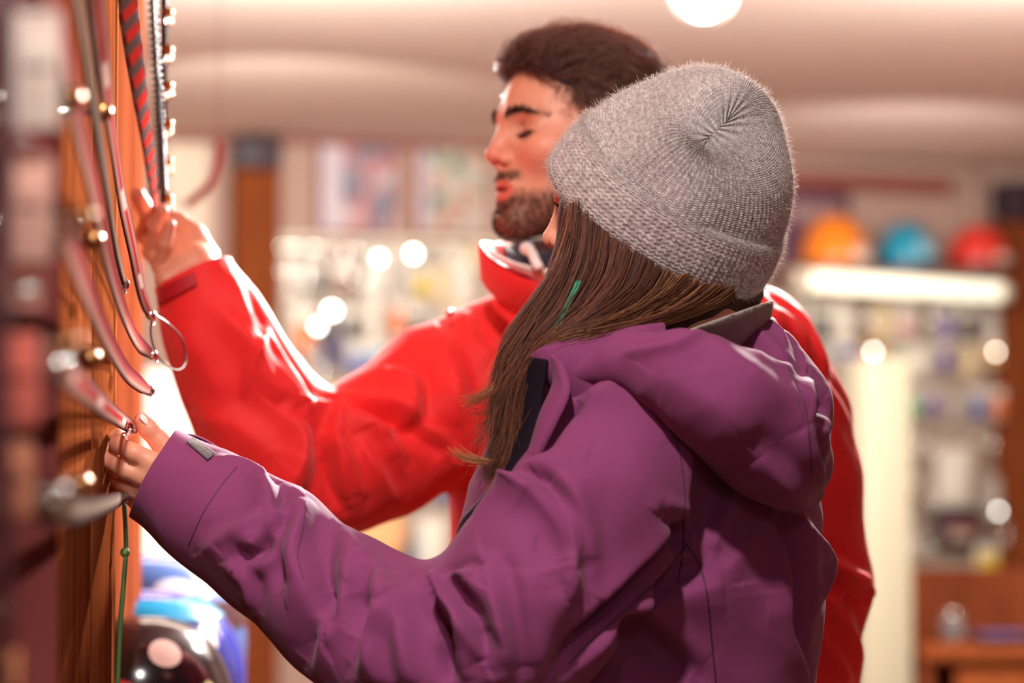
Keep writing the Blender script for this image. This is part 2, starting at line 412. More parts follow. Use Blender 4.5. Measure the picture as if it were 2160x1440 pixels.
# ------------------------------------------------------------------ prints on the back wall
def art_mat(name, seed, cols):
    m = bpy.data.materials.new(name); m.use_nodes = True; nt = m.node_tree; bs = nt.nodes['Principled BSDF']; bs.inputs['Roughness'].default_value = .35
    tc = nt.nodes.new('ShaderNodeTexCoord'); mp = nt.nodes.new('ShaderNodeMapping'); mp.inputs['Location'].default_value = (seed, seed*2.1, 0); nt.links.new(tc.outputs['Object'], mp.inputs[0])
    n = nt.nodes.new('ShaderNodeTexNoise'); n.inputs['Scale'].default_value = 11; n.inputs['Detail'].default_value = 2; nt.links.new(mp.outputs[0], n.inputs['Vector'])
    r = nt.nodes.new('ShaderNodeValToRGB'); r.color_ramp.interpolation = 'EASE'
    while len(r.color_ramp.elements) < len(cols): r.color_ramp.elements.new(.5)
    for i, c in enumerate(cols): r.color_ramp.elements[i].position = .3+.4*i/(len(cols)-1); r.color_ramp.elements[i].color = c
    nt.links.new(n.outputs[0], r.inputs[0]); nt.links.new(r.outputs[0], bs.inputs['Base Color']); return m
def framed(x0, y0, x1, y1, label, seed, cols, strip):
    c = BW((x0+x1)/2, (y0+y1)/2, .03); r = empty('framed_print', c, label, 'picture', 'framed prints above the left display panel')
    b = MB(); wbox(b, x0, y0, x1, y1, 0, .02); b.build('print_sheet', art_mat('print_art', seed, cols), r)
    b = MB()
    for q in ((x0-6, y0-6, x1+6, y0), (x0-6, y1, x1+6, y1+6), (x0-6, y0, x0, y1), (x1, y0, x1+6, y1)): wbox(b, *q, 0, .03)
    b.build('frame', M['fascia'], r)
    b = MB(); wbox(b, *strip, .02, .004); b.build('pale_border', mat('lilac_border', S(196, 184, 196), .5), r)
framed(676, 292, 835, 490, 'framed blue and lilac print, left one of two above the left display panel', 3.1, [S(70, 62, 92), S(110, 122, 140), S(176, 92, 92), S(186, 176, 182), S(150, 168, 160)], (678, 296, 722, 486))
framed(884, 312, 1030, 492, 'framed green and grey print, right one of two above the left display panel', 8.4, [S(72, 58, 88), S(110, 140, 110), S(190, 180, 170), S(170, 110, 100), S(176, 186, 160)], (886, 316, 905, 488))

# ------------------------------------------------------------------ display panels
def panel(x0, y0, x1, y1, label, rows):
    c = BW((x0+x1)/2, y1, .0); r = empty('display_panel', c, label, 'display panel')
    b = MB(); wbox(b, x0, y0, x1, y1, 0, .03); pb = b.build('back_board', M['grey'], r)
    b = MB()
    for k in range(rows):
        y = y0+14+(y1-y0-20)*k/rows; wbox(b, x0, y, x1, y+4, .03, .006)
    b.build('slat_rail', M['chrome'], r)
    for x in (x0, x1-8):
        b = MB(); wbox(b, x, y0-8, x+10, y1, 0, .055); b.build('side_rail', M['white'], r)
    b = MB(); wbox(b, x0, y0-10, x1, y0, 0, .05); b.build('top_rail', M['white'], r)
    return r
panel(598, 512, 1150, 1260, 'grey slatted display panel hung with small goods behind the red jacket', 15)
panel(1655, 640, 2122, 1225, 'grey slatted display panel hung with small goods below the helmet shelf', 12)

PAL = {'white': S(240, 236, 224), 'silver': S(196, 190, 182), 'cream': S(236, 216, 176), 'orange': S(236, 120, 50), 'blue': S(60, 84, 170), 'sky blue': S(40, 156, 214),
       'navy': S(52, 48, 88), 'green': S(70, 190, 110), 'yellow': S(232, 206, 60), 'black': S(44, 36, 44), 'purple': S(110, 80, 170), 'pink': S(236, 190, 186), 'red': S(210, 60, 54), 'amber': S(240, 176, 60), 'brown': S(130, 84, 66)}
PM = {k: mat('pack_'+k.replace(' ', '_'), v, .32) for k, v in PAL.items()}
PROTO = {}
def hook_mb(c, L=.09):
    b = MB(); a = np.array(c); b.tube([a-WN*(L-.01), a+WN*.004, a+WN*.012+np.array([0, 0, .01])], .0025, 6); b.sphere(a+WN*.012+np.array([0, 0, .012]), .0045, 8, 6); return b
def good(kind, px, py, wpx, hpx, color, label, off, group):
    """a small article hanging on its own hook: card and blister, sling loop, clip or bottle"""
    c = BW(px, py, off); W = wpx/5100*9; H = hpx/5100*9
    r = empty(kind, c, label, {'blister_pack': 'packet', 'sling_loop': 'sling', 'snap_clip': 'clip', 'drink_bottle': 'bottle'}[kind], group)
    m = PM[color]; top = c+np.array([0, 0, H/2])
    hook_mb(top-np.array([0, 0, .008])).build('hook', M['chrome'], r)
    if kind == 'blister_pack':
        b = MB(); b.box(c, (W, .003, H), WR); b.build('backing_card', PM['white'] if color not in ('white', 'silver', 'cream') else m, r)
        b = MB(); b.box(c+WN*.012-np.array([0, 0, H*.12]), (W*.8, .022, H*.6), WR, .006); b.build('blister', m, r)
    elif kind == 'sling_loop':
        pts = [c+WE*(W/2*math.sin(a))*(1+.12*math.cos(a))+np.array([0, 0, H/2*math.cos(a)])+WN*.006*math.sin(2*a) for a in np.linspace(0, 2*math.pi, 22)]
        b = MB(); b.tube(pts, .007, 6); b.build('webbing_loop', m, r)
        b = MB(); b.tube([top+np.array([0, 0, -.03]), top+np.array([0, 0, -.07])], .010, 8); b.build('bar_tack', PM['black'], r)
    elif kind == 'snap_clip':
        pts = [c+WE*(W/2*math.sin(a)*(1+.35*math.cos(a)))+np.array([0, 0, H/2*math.cos(a)]) for a in np.linspace(0, 2*math.pi, 20)]
        b = MB(); b.tube(pts, .0055, 8); b.build('clip_body', m if color not in ('silver',) else M['chrome'], r)
        b = MB(); b.tube([pts[6]+WN*.004, pts[13]+WN*.004], .004, 6); b.build('gate', M['chrome'], r)
    else:
        b = MB(); b.lathe([(W*.3, -H/2), (W*.45, -H/2+.01), (W*.45, H*.15), (W*.2, H*.32), (W*.2, H*.4)], c); b.build('bottle_body', m, r)
        b = MB(); b.lathe([(W*.24, H*.38), (W*.24, H*.5)], c); b.build('cap', PM['black'], r)
    return r
KIND_WORDS = {'blister_pack': 'packet', 'sling_loop': 'webbing loop', 'snap_clip': 'metal snap clip', 'drink_bottle': 'bottle'}
ORD = ['first', 'second', 'third', 'fourth', 'fifth', 'sixth', 'seventh', 'eighth', 'ninth', 'tenth', 'eleventh', 'twelfth']
def fill(rowsdef, where, group, off):
    for ri, (y, items) in enumerate(rowsdef):
        for ci, (x, dy, wpx, hpx, kind, color) in enumerate(items):
            good(kind, x, y+dy, wpx, hpx, color, f'{color} {KIND_WORDS[kind]}, {ORD[ci]} along the {ORD[ri]} row {where}', off+.01*(ci % 3), group)
B_, L_, C_, D_ = 'blister_pack', 'sling_loop', 'snap_clip', 'drink_bottle'
fill([
 (540, [(640, 0, 30, 44, B_, 'silver'), (690, 4, 30, 44, B_, 'brown'), (742, 0, 28, 44, C_, 'silver'), (846, 0, 26, 40, B_, 'white'), (912, 4, 28, 44, B_, 'silver'), (956, 2, 28, 42, B_, 'white'), (1000, 2, 28, 44, B_, 'cream')]),
 (590, [(628, 0, 40, 78, C_, 'silver'), (672, -4, 34, 70, B_, 'black'), (716, 6, 36, 84, B_, 'brown'), (757, 0, 34, 72, C_, 'silver'), (800, -20, 36, 90, B_, 'white'), (846, 4, 34, 76, B_, 'silver'), (886, 6, 30, 70, B_, 'yellow'), (930, 10, 36, 80, B_, 'cream'), (975, 4, 34, 96, B_, 'white')]),
 (684, [(640, 10, 46, 92, B_, 'orange'), (694, 18, 34, 76, L_, 'navy'), (738, 0, 34, 70, B_, 'black'), (786, -20, 30, 96, B_, 'white'), (836, -14, 32, 90, B_, 'orange'), (876, 0, 34, 84, B_, 'black'), (920, 0, 34, 70, B_, 'silver'), (962, 0, 32, 80, B_, 'cream')]),
 (768, [(622, 0, 34, 60, L_, 'orange'), (664, 6, 34, 66, C_, 'silver'), (706, -24, 40, 62, L_, 'blue'), (752, -10, 40, 64, B_, 'blue'), (794, -14, 34, 74, B_, 'sky blue'), (842, 0, 32, 62, B_, 'pink'), (884, 0, 30, 58, C_, 'silver')]),
 (842, [(612, 0, 30, 60, C_, 'silver'), (650, 0, 40, 60, B_, 'silver'), (706, 0, 36, 60, B_, 'cream'), (752, 0, 36, 56, C_, 'silver'), (800, 4, 34, 56, B_, 'white')]),
 (1030, [(820, 6, 36, 64, L_, 'navy'), (862, 0, 32, 60, C_, 'silver'), (898, 2, 32, 60, C_, 'silver'), (934, -4, 40, 60, B_, 'blue'), (974, 0, 34, 60, B_, 'silver')]),
 (1150, [(800, 0, 44, 90, B_, 'pink'), (852, 30, 46, 100, L_, 'sky blue'), (910, -4, 60, 110, B_, 'white')]),
], 'behind the red sleeve', 'small goods on the left display panel', .12)
fill([
 (675, [(1690, 0, 40, 80, B_, 'silver'), (1735, 8, 34, 80, B_, 'black'), (1775, 0, 40, 84, B_, 'white'), (1822, 6, 30, 80, C_, 'silver'), (1862, 4, 36, 84, B_, 'cream'), (1906, 6, 34, 80, B_, 'pink'), (1950, 4, 34, 86, C_, 'silver'), (1994, 6, 30, 90, B_, 'purple'), (2040, 10, 36, 92, B_, 'black'), (2090, 8, 36, 80, B_, 'silver')]),
 (760, [(1690, 0, 36, 70, C_, 'silver'), (1740, -6, 36, 66, B_, 'silver'), (1784, -16, 46, 60, B_, 'blue'), (1842, -14, 46, 56, L_, 'amber'), (1896, 0, 34, 60, B_, 'green'), (1940, 0, 40, 76, B_, 'white'), (1990, -6, 30, 70, B_, 'purple'), (2044, 0, 34, 76, B_, 'cream'), (2092, -20, 40, 60, B_, 'amber')]),
 (858, [(1920, -6, 36, 66, B_, 'green'), (1964, -10, 34, 60, B_, 'purple'), (2008, 0, 30, 64, B_, 'silver'), (2062, -6, 42, 70, B_, 'blue'), (2104, -6, 34, 66, B_, 'orange')]),
 (945, [(1690, 0, 36, 70, B_, 'silver'), (1736, 0, 36, 70, B_, 'cream'), (1916, 0, 34, 70, C_, 'silver'), (1954, 0, 30, 70, C_, 'silver'), (2012, 60, 84, 130, B_, 'white'), (2080, -10, 36, 70, C_, 'silver')]),
 (1040, [(1690, 0, 36, 80, B_, 'white'), (1738, 0, 34, 76, C_, 'silver'), (1918, 0, 30, 70, B_, 'brown'), (1952, 0, 30, 76, C_, 'silver'), (2092, 6, 36, 80, B_, 'silver')]),
 (1120, [(1920, 0, 32, 90, C_, 'silver'), (1952, 10, 30, 80, C_, 'silver'), (2110, 0, 32, 70, C_, 'silver')]),
], 'below the helmet shelf', 'small goods on the right display panel', .12)
# bright glints among the goods, added as small glowing discs on clip arms
for (x, y, rr, lb) in ((700, 655, .017, 'bright added glint disc on the left panel, larger one low at its left side'), (670, 688, .012, 'bright added glint disc just below the larger one on the left panel'), (872, 535, .014, 'bright round clip light high on the left panel, nearest the man\'s chin'),
                  (800, 545, .010, 'bright added glint disc high on the left panel, midway under the first framed print'), (2100, 742, .010, 'bright added glint disc on the right panel beside the honey wood post'), (2106, 1078, .008, 'small added glint disc beside the black pouch on the right panel'), (1842, 742, .010, 'warm added glint disc beside the amber loop on the right panel')):
    c = BW(x, y, .16); r = empty('glint_disc', c, lb, 'lamp', 'small added glints on the display panels')
    b = MB(); b.tube([c-WN*.13, c-WN*.02], .005, 6); b.build('arm', M['chrome'], r)
    b = MB(); b.lathe([(rr*.4, -.03), (rr, -.005), (rr*1.02, .0)], c, WN, 18); b.build('lamp_housing', M['chrome'], r)
    b = MB(); b.lathe([(rr*.9, 0), (rr*.6, .006)], c, WN, 18); b.build('bulb', M['led'], r)

# ------------------------------------------------------------------ helmet shelf
r = empty('wall_shelf', BW(1900, 600, .1), 'long dark shelf on brackets carrying three ski helmets', 'shelf')
b = MB(); wbox(b, 1662, 566, 2118, 584, 0, .34, .004); b.build('shelf_board', mat('shelf_taupe', S(128, 98, 90), .5), r)
for x in (1700, 2080):
    b = MB(); wbox(b, x, 584, x+10, 628, 0, .2); b.build('bracket', M['chrome'], r)
c0 = BW(1688, 590, .46); c1 = BW(2112, 616, .33)
r = empty('strip_light', (c0+c1)/2, 'long pale yellow strip light glowing under the helmet shelf', 'lamp')
b = MB(); b.tube([c0, c1], .034, 14); b.build('lit_tube', M['tube'], r)
b = MB(); dd = (c1-c0)/np.linalg.norm(c1-c0)
for a_, c_ in ((c0-dd*.02, c0+dd*.025), (c1-dd*.025, c1+dd*.02)):
    b = MB(); b.tube([a_, c_], .042, 14); b.build('end_cap', M['white'], r)
b = MB(); b.tube([(c0*.8+c1*.2)+[0, 0, .03], (c0*.8+c1*.2)+[0, 0, .075]-WN*.1], .006, 6); b.tube([(c0*.2+c1*.8)+[0, 0, .03], (c0*.2+c1*.8)+[0, 0, .075]-WN*.1], .006, 6); b.build('mounting_clip', M['chrome'], r)
def shelf_helmet(px, py0, py1, wpx, color, label, badge):
    base = BW(px, py1, .20); H = (py1-py0)/5100*9.3; R = wpx/2/5100*9.3
    r = empty('ski_helmet', base, label, 'helmet', 'ski helmets on the long shelf')
    base = base+np.array([0, 0, .004])
    b = MB(); prof = [(R*.985, 0)]+[(R*math.cos(a)**.8, H*math.sin(a)**.95) for a in np.linspace(.05, 1.5, 12)]
    b.lathe(prof, base, n=36, sq=(1, 1.15)); sh = b.build('shell', mat('helmet_'+label.split()[0], color, .3, coat=.4), r)
    b = MB(); b.tube([base+WE*R*math.cos(a)*1.0+WN*R*1.15*math.sin(a)+np.array([0, 0, .008]) for a in np.linspace(0, 2*math.pi, 36)], .008, 6); b.build('rim_trim', M['black'], r)
    # pale badge strip low on the front
    b = MB(); V = []; Fs = []
    for i in range(13):
        a = math.radians(-62+badge[0]+i*(badge[1]/12.)*2)+math.pi/2
        for z in (badge[2], badge[3]):
            rr = R*math.cos(math.asin(min(.99, (z)**(1/.95))))**.8*1.01+.002
            V.append(base+WE*(-rr*math.cos(a))+WN*(rr*1.15*math.sin(a))+np.array([0, 0, H*z]))
    for i in range(12): Fs.append((2*i, 2*i+2, 2*i+3, 2*i+1))
    b.add(V, Fs, True); o = b.build('badge_strip', mat('badge_pale', S(246, 214, 196) if badge[4] == 0 else S(150, 206, 222), .4), r)
    so = o.modifiers.new('thick', 'SOLIDIFY'); so.thickness = .002
    # vents
    for k in range(3):
        a = math.radians(60+k*30); 
        b = MB(); b.sphere(base+WE*R*.62*math.cos(a)+WN*R*.7*math.sin(a)+np.array([0, 0, H*.76]), (R*.05, R*.05, R*.16), 8, 6); b.build('vent', M['black'], sh)
shelf_helmet(1762, 456, 566, 146, S(250, 140, 34), 'orange domed ski helmet with pale strip, left one on the long shelf', (60, 34, .06, .38, 0))
shelf_helmet(1912, 470, 567, 126, S(34, 150, 186), 'blue domed ski helmet with pale badge, middle one on the long shelf', (52, 34, .22, .6, 1))
shelf_helmet(2063, 474, 567, 134, S(222, 58, 46), 'red domed ski helmet with pale strip, right one on the long shelf', (60, 32, .05, .30, 0))
# dark carton behind the orange helmet
c = BW(1725, 560, .1); r = empty('carton', c, 'dark plum cardboard carton on the long shelf behind the orange helmet', 'box')
b = MB(); wbox(b, 1655, 398, 1792, 564, .006, .03, .003); b.build('carton_body', mat('plum_card', S(92, 56, 76), .7, var=.2), r)
b = MB(); wbox(b, 1672, 430, 1775, 470, .036, .002); b.build('printed_band', mat('plum_print', S(160, 130, 130), .6), r)
# pipe and fitting on the right wall part
b = MB(); b.tube([BW(2052, 350, .05), BW(2052, 560, .05)], .03, 14); tag(b.build('wall_pipe', M['wall']), 'plain painted vertical pipe on back wall behind red helmet', 'pipe')

# ------------------------------------------------------------------ white display column, counter, things on it
c = P(1850, 1440, 7.0)
r = empty('display_column', (c[0], c[1], 0), 'tall free-standing white display column right of the man\'s red sleeve', 'column')
b = MB(); zt = P(1850, 765, 7.0)[2]; b.box((c[0], c[1], zt/2), (.155, .14, zt), Matrix.Rotation(.35, 3, 'Z'), .004); b.build('column_body', mat('ivory_laminate', S(176, 172, 150), .6), r)
b = MB(); b.box((c[0], c[1], zt+.006), (.165, .15, .012), Matrix.Rotation(.35, 3, 'Z'), .003); b.build('top_plate', M['cream'], r)
b = MB(); b.box((c[0], c[1], .03), (.2, .18, .06), Matrix.Rotation(.35, 3, 'Z'), .006); b.build('plinth', M['grey'], r)
CD = 7.2; CR = Matrix.Rotation(.1, 3, 'Z'); zc = P(2000, 1350, CD)[2]; x0 = P(1915, 0, CD)[0]
r = empty('counter', (x0+.5, CD+.05, 0), 'honey wood counter with a raised back board at the lower right', 'counter')
b = MB(); b.box((x0+.5, CD+.05, zc-.02), (1.0, .5, .04), None, .006); b.build('counter_top', M['oak'], r)
b = MB(); b.box((x0+.5, CD+.28, (zc+.2)/2), (1.0, .03, zc+.2), None, .004); b.build('back_board', M['oak_dark'], r)
b = MB(); b.box((x0+.02, CD+.06, (zc-.04)/2), (.04, .46, zc-.04), None, .004); b.build('side_panel', M['oak_dark'], r)
for k in range(2):
    b = MB(); b.box((x0+.30+k*.42, CD-.15, zc-.20), (.38, .03, .26), None, .006); dr = b.build('drawer', M['oak'], r)
    b = MB(); b.sphere((x0+.30+k*.42, CD-.175, zc-.18), .014); b.build('knob', M['gold'], dr)
b = MB(); p = P(2110, 1325, CD-.05); b.box((p[0], CD-.05, zc+.012), (.16, .11, .024), Matrix.Rotation(.3, 3, 'Z'), .004)
t = empty('tablet', (p[0], CD-.05, zc), 'dark tablet with a bluish screen lying on the wooden counter', 'tablet'); b.build('tablet_body', M['black'], t)
b = MB(); b.box((p[0], CD-.05, zc+.0255), (.145, .095, .002), Matrix.Rotation(.3, 3, 'Z')); b.build('screen', mat('tablet_screen', S(110, 120, 190), .15, emit=S(90, 100, 180), estr=.3), t)
p = P(2006, 1310, CD); t = empty('glass_jar', (p[0], CD, zc), 'small grey glass jar standing on the wooden counter', 'jar')
b = MB(); b.lathe([(.028, 0), (.034, .01), (.034, .06), (.026, .075)], (p[0], CD, zc)); b.build('jar_body', mat('grey_glass', S(150, 150, 150), .1, trans=.5), t)
b = MB(); b.lathe([(.029, .074), (.029, .09)], (p[0], CD, zc)); b.build('lid', M['chrome'], t)
# black pouch and yellow packet hung low on the right panel
c = BW(2020, 1118, .12); t = empty('waist_pouch', c, 'black waist pouch with a pink zip hung low on the right display panel', 'bag')
b = MB(); b.sphere(c, (.125, .05, .085), 24, 16, WR); b.build('pouch_body', mat('black_nylon', S(50, 32, 44), .6), t)
b = MB(); b.tube([c+WE*x+WN*(.05*math.sqrt(max(0, 1-(x/.125)**2))+.002)*.9+np.array([0, 0, .02]) for x in np.linspace(-.09, .1, 9)], .006, 6); b.build('zip', mat('pink_zip', S(206, 110, 120), .5), t)
b = MB(); b.box(c+WN*.05+np.array([-.01, 0, -.018]), (.11, .006, .04), WR, .002); b.build('pocket_patch', mat('beige_patch', S(190, 170, 150), .6), t)
b = MB(); b.tube([c+WE*.11*math.cos(a)+np.array([0, 0, .03+.07*math.sin(a)]) for a in np.linspace(0, math.pi, 12)], .008, 6); b.build('strap', M['black'], t)
hook_mb(c+np.array([0, 0, .10])).build('hook', M['chrome'], t)
good('blister_pack', 2082, 1180, 52, 66, 'yellow', 'bright yellow packet hung beside the counter, below the black pouch', .14, 'small goods on the right display panel')

# ------------------------------------------------------------------ glowing lampshade and peach bag behind the sleeves
c = P(362, 980, 4.6); zb = P(362, 1200, 4.6)[2]; zt = P(362, 775, 4.6)[2]
r = empty('floor_lamp', (c[0], c[1], 0), 'floor lamp with tall glowing white shade behind the two sleeves', 'lamp')
b = MB(); b.lathe([(.058, zb), (.055, (zb+zt)/2), (.05, zt)], (c[0], c[1], 0)); b.build('lamp_shade', M['shade'], r)
b = MB(); b.tube([(c[0], c[1], .02), (c[0], c[1], zb+.05)], .012); b.build('pole', M['gold'], r)
b = MB(); b.lathe([(.12, 0), (.12, .02), (.02, .03)], (c[0], c[1], 0)); b.build('base', M['gold'], r)
c = BW(780, 1130, .2); t = empty('fabric_bag', c, 'peach fabric bag hung low on the left panel between the two sleeves', 'bag')
b = MB(); b.sphere(c, (.14, .06, .13), 24, 14, WR); b.build('bag_body', mat('peach_cloth', S(255, 196, 140), .8), t)
b = MB(); b.tube([c+WE*.09*math.cos(a)+np.array([0, 0, .1+.1*math.sin(a)]) for a in np.linspace(0, math.pi, 12)], .008, 6); b.build('bag_handle', mat('orange_webbing', S(236, 120, 50), .6), t)
hook_mb(c+np.array([0, 0, .2])-WN*.0, .19).build('hook', M['chrome'], t)
# hanging red wristband with a wire beyond the man's hand
pts = [P(x, y, 4.2) for x, y in ((462, 296), (460, 340), (444, 385), (415, 415), (394, 432))]
r = empty('red_lanyard', P(462, 296, 4.2), 'thin curved red lanyard with grey wire beyond the man\'s raised hand', 'lanyard')
b = MB(); b.tube(spline(pts, 24), .0075, 8); b.build('cord', mat('red_cord', S(190, 50, 56), .5), r)
b = MB(); b.tube(spline([P(394, 432, 4.2), P(370, 426, 4.22), P(352, 405, 4.26), P(346, 360, 4.3)], 14), .0018, 6); b.build('wire', M['chrome'], r)
b = MB(); b.tube([P(462, 296, 4.2), P(462, 120, 4.2), [P(462, 0, 4.2)[0], P(462, 0, 4.2)[1], CZ]], .0012, 6); b.build('hanging_line', mat('clear_line', S(200, 180, 170), .3), r)
# ================================================================== materials of the people
M['red'] = mat('red_shell_fabric', S(230, 42, 42), .62, bump=(900, .12, .0004), sheen=.1, var=.05, varscale=5, spec=.22)
M['red_dark'] = mat('dark_red_tab', S(176, 14, 34), .6, bump=(900, .15, .0004))
M['purple'] = mat('plum_shell_fabric', S(124, 56, 97), .8, bump=(1100, .16, .0004), sheen=.08, var=.06, varscale=6, spec=.12)
M['purple_dark'] = mat('dark_plum_lining', S(62, 26, 52), .7)
M['purple_seam'] = mat('plum_seam_tape', S(72, 26, 56), .6)
M['navy'] = mat('navy_fleece', S(40, 34, 50), .85, bump=(500, .4, .001))
M['greyliner'] = mat('grey_mesh_lining', S(142, 126, 118), .85, bump=(700, .5, .0008), var=.12, varscale=60)
M['white_fleece'] = mat('white_fleece', S(240, 232, 226), .9, bump=(300, .5, .001))
M['black_zip'] = mat('black_zip', S(24, 15, 24), .8, bump=(600, .4, .0008), spec=.1)
M['skin'] = attr_color(mat('skin', S(226, 158, 128), .48, sss=.25, bump=(420, .12, .0004), spec=.4))
M['nail'] = mat('pearl_nail', S(240, 222, 220), .12, coat=.6)
M['hairmat'] = translucent(attr_color(mat('brown_hair', S(90, 56, 46), .5, spec=.4)), .3)
M['hairman'] = translucent(attr_color(mat('dark_brown_hair', S(90, 56, 46), .34, spec=.8)), .4)
M['hairsolid'] = attr_color(mat('brown_hair_mass', S(90, 56, 46), .7, spec=.2))
M['beardmat'] = attr_color(mat('beard_hair', S(60, 38, 34), .6, spec=.3))
M['trousers'] = mat('charcoal_trousers', S(54, 50, 56), .7, bump=(600, .3, .0006))
M['boot'] = mat('brown_leather_boot', S(84, 58, 42), .5)
SKIN = np.array(S(216, 148, 120)[:3]); SKINR = np.array(S(208, 114, 94)[:3])

def rot_axes(yaw, pitch, roll=0):
    """columns: local x (nose), y (left), z (crown) in the world; yaw 180 deg faces -X"""
    R = Matrix.Rotation(math.radians(yaw), 3, 'Z') @ Matrix.Rotation(math.radians(-pitch), 3, 'Y') @ Matrix.Rotation(math.radians(roll), 3, 'X')
    return np.array(R)

# ================================================================== head of the man
HO = P(1235, 297, 2.90); HR = rot_axes(180+24, 1, 0)
def to_w(q): return HO+np.asarray(q, float)@HR.T
def head_sdf(p, male=True):
    """p in head space: x nose, y left, z up, metres"""
    y = np.abs(p[:, 1]); s = np.stack([p[:, 0], y, p[:, 2]], 1)
    f = ell(s, (.004, 0, .030), (.101, .0765, .086))
    f = smin(f, ell(s, (.046, 0, -.028), (.060, .058, .078)), .03)
    f = smin(f, cone(s, (.088, .004, -.099), (.012, .052, -.066), .0225, .019), .028)
    f = smin(f, cone(s, (.012, .052, -.066), (-.004, .060, -.02), .019, .016), .025)
    f = smin(f, ell(s, (.0945, 0, -.103), (.0185, .021, .017)), .014)
    f = smin(f, ell(s, (.066, .046, -.020), (.030, .022, .020)), .025)
    f = smin(f, cone(s, (.1005, .010, .021), (.088, .044, .024), .0105, .009), .012)
    f = smax(f, -ell(s, (.1090, .034, .004), (.0175, .0170, .0125)), .012)
    lid = ell(s, (.0800, .0350, .003), (.0152, .0168, .0136)); f = smin(f, lid, .004)
    slit = np.minimum(cone(s, (.0985, .022, -.0012), (.0965, .034, -.0022), .0016, .0030), cone(s, (.0965, .034, -.0022), (.0840, .0490, -.0010), .0030, .0014)); f = smax(f, -slit, .0012)
    crease = cone(s, (.094, .022, .0105), (.087, .046, .0085), .0013, .0013); f = smax(f, -crease, .003)
    # nose
    f = smin(f, cone(s, (.1015, 0, .014), (.1185, 0, -.0215), .0075, .0085), .011)
    f = smin(f, ell(s, (.1200, 0, -.0255), (.0098, .0095, .0088)), .007)
    f = smin(f, ell(s, (.1085, .0135, -.0300), (.0095, .0068, .0072)), .006)
    f = smin(f, cone(s, (.113, 0, -.029), (.108, 0, -.039), .0055, .006), .006)
    f = smax(f, -ell(s, (.1140, .0075, -.0368), (.0062, .0032, .0050)), .002)
    # mouth block and lips
    f = smin(f, ell(s, (.090, 0, -.062), (.022, .027, .024)), .014)
    f = smin(f, ell(s, (.1040, 0, -.0575), (.0062, .0215, .0048)), .005)
    f = smin(f, ell(s, (.1012, 0, -.0735), (.0064, .0190, .0050)), .005)
    f = smax(f, -ell(s, (.1100, 0, -.0655), (.0130, .0165, .0028)), .002)
    f = smax(f, -ell(s, (.1165, 0, -.0875), (.010, .018, .0048)), .008)
    # ear
    e = ell(s, (-.006, .078, -.004), (.019, .0065, .030)); e = smax(e, -ell(s, (-.003, .086, -.002), (.011, .005, .018)), .003)
    f = smin(f, e, .005)
    # neck
    f = smin(f, cone(s, (-.012, 0, -.055), (-.040, 0, -.190), .052, .058), .03)
    return f
def beard_mask(L):
    x, y, z = L[:, 0], np.abs(L[:, 1]), L[:, 2]
    n = lambda a, b, v: np.clip((v-a)/(b-a), 0, 1)
    line = -.032-.030*np.clip((x-.035)/.04, 0, 1)             # cheek line falls towards the mouth
    m = n(0, .016, line-z)*n(.0, .012, x+.012)
    mous = n(.0, .006, -.0400-z)*n(0, .006, z+.0575)*n(.0, .01, .034-y)*(x > .085)
    m = np.maximum(m*(x > -.01), mous*.95)
    chin = n(0, .008, -.083-z); m = np.maximum(m, chin*(x > 0))
    lips = ((x-.107)/.015)**2+(y/.0235)**2+((z+.0655)/.0135)**2 < 1
    m = np.where(lips, 0, m); m *= n(-.150, -.128, z); return m, lips
def paint_head(V, L):
    x, y, z = L[:, 0], np.abs(L[:, 1]), L[:, 2]
    C = np.tile(SKIN, (len(V), 1)); g = lambda c, s: np.exp(-np.sum(((np.stack([x, y, z], 1)-c)/s)**2, 1))
    r = np.clip(.8*g((.12, .0, -.025), (.02, .018, .014))+.55*g((.07, .045, -.02), (.03, .03, .025)), 0, 1)[:, None]; C = C*(1-r)+SKINR*r
    bm, lips = beard_mask(L); nz = .75+.25*np.sin(L@np.array([900, 700, 800]))*np.sin(L@np.array([-600, 900, 500]))
    B = np.array(S(92, 52, 42)[:3]); k = (bm*.86*nz)[:, None]; C = C*(1-k)+B*k
    lw = np.where(lips & (x > .09), .85, 0)[:, None]; C = C*(1-lw)+np.array(S(206, 98, 84)[:3])*lw
    ins = np.clip(np.exp(-(((z+.0655)/.0022)**2))*(y < .014)*(x > .09), 0, 1)[:, None]*.7; C = C*(1-ins)+np.array(S(96, 30, 30)[:3])*ins
    br = np.exp(-((z-(.0225+.20*(y-.014)*(y < .036)+(.0044-.26*(y-.036))*(y >= .036)))/.0048)**2)*np.clip((y-.011)/.004, 0, 1)*np.clip((.058-y)/.010, 0, 1)*(x > .06)
    C = C*(1-.6*br[:, None])+np.array(S(84, 50, 44)[:3])*.6*br[:, None]
    ls = np.clip(np.exp(-((z+.0008)/.0036)**2)*np.exp(-((y-.0365)/.0160)**4)+.35*np.exp(-((z-.009)/.0022)**2)*np.exp(-((y-.036)/.016)**4), 0, 1)*(x > .066)*.9; C = C*(1-ls[:, None])+np.array(S(58, 30, 30)[:3])*ls[:, None]  # dark lash line, plus socket shade painted into the lid crease
    return C

# ================================================================== hands
def hand_sdf(p, wrist, palm, fingers, thumb):
    """every list holds (xyz, radius) stations"""
    f = chain(p, wrist, .01)
    for a, b in palm: f = smin(f, cone(p, a[0], b[0], a[1], b[1]), .010)
    g = None
    for fg in fingers:
        c = chain(p, fg, .003); g = c if g is None else np.minimum(g, c)
    f = smin(f, g, .0035)
    f = smin(f, chain(p, thumb, .004), .006)
    return f

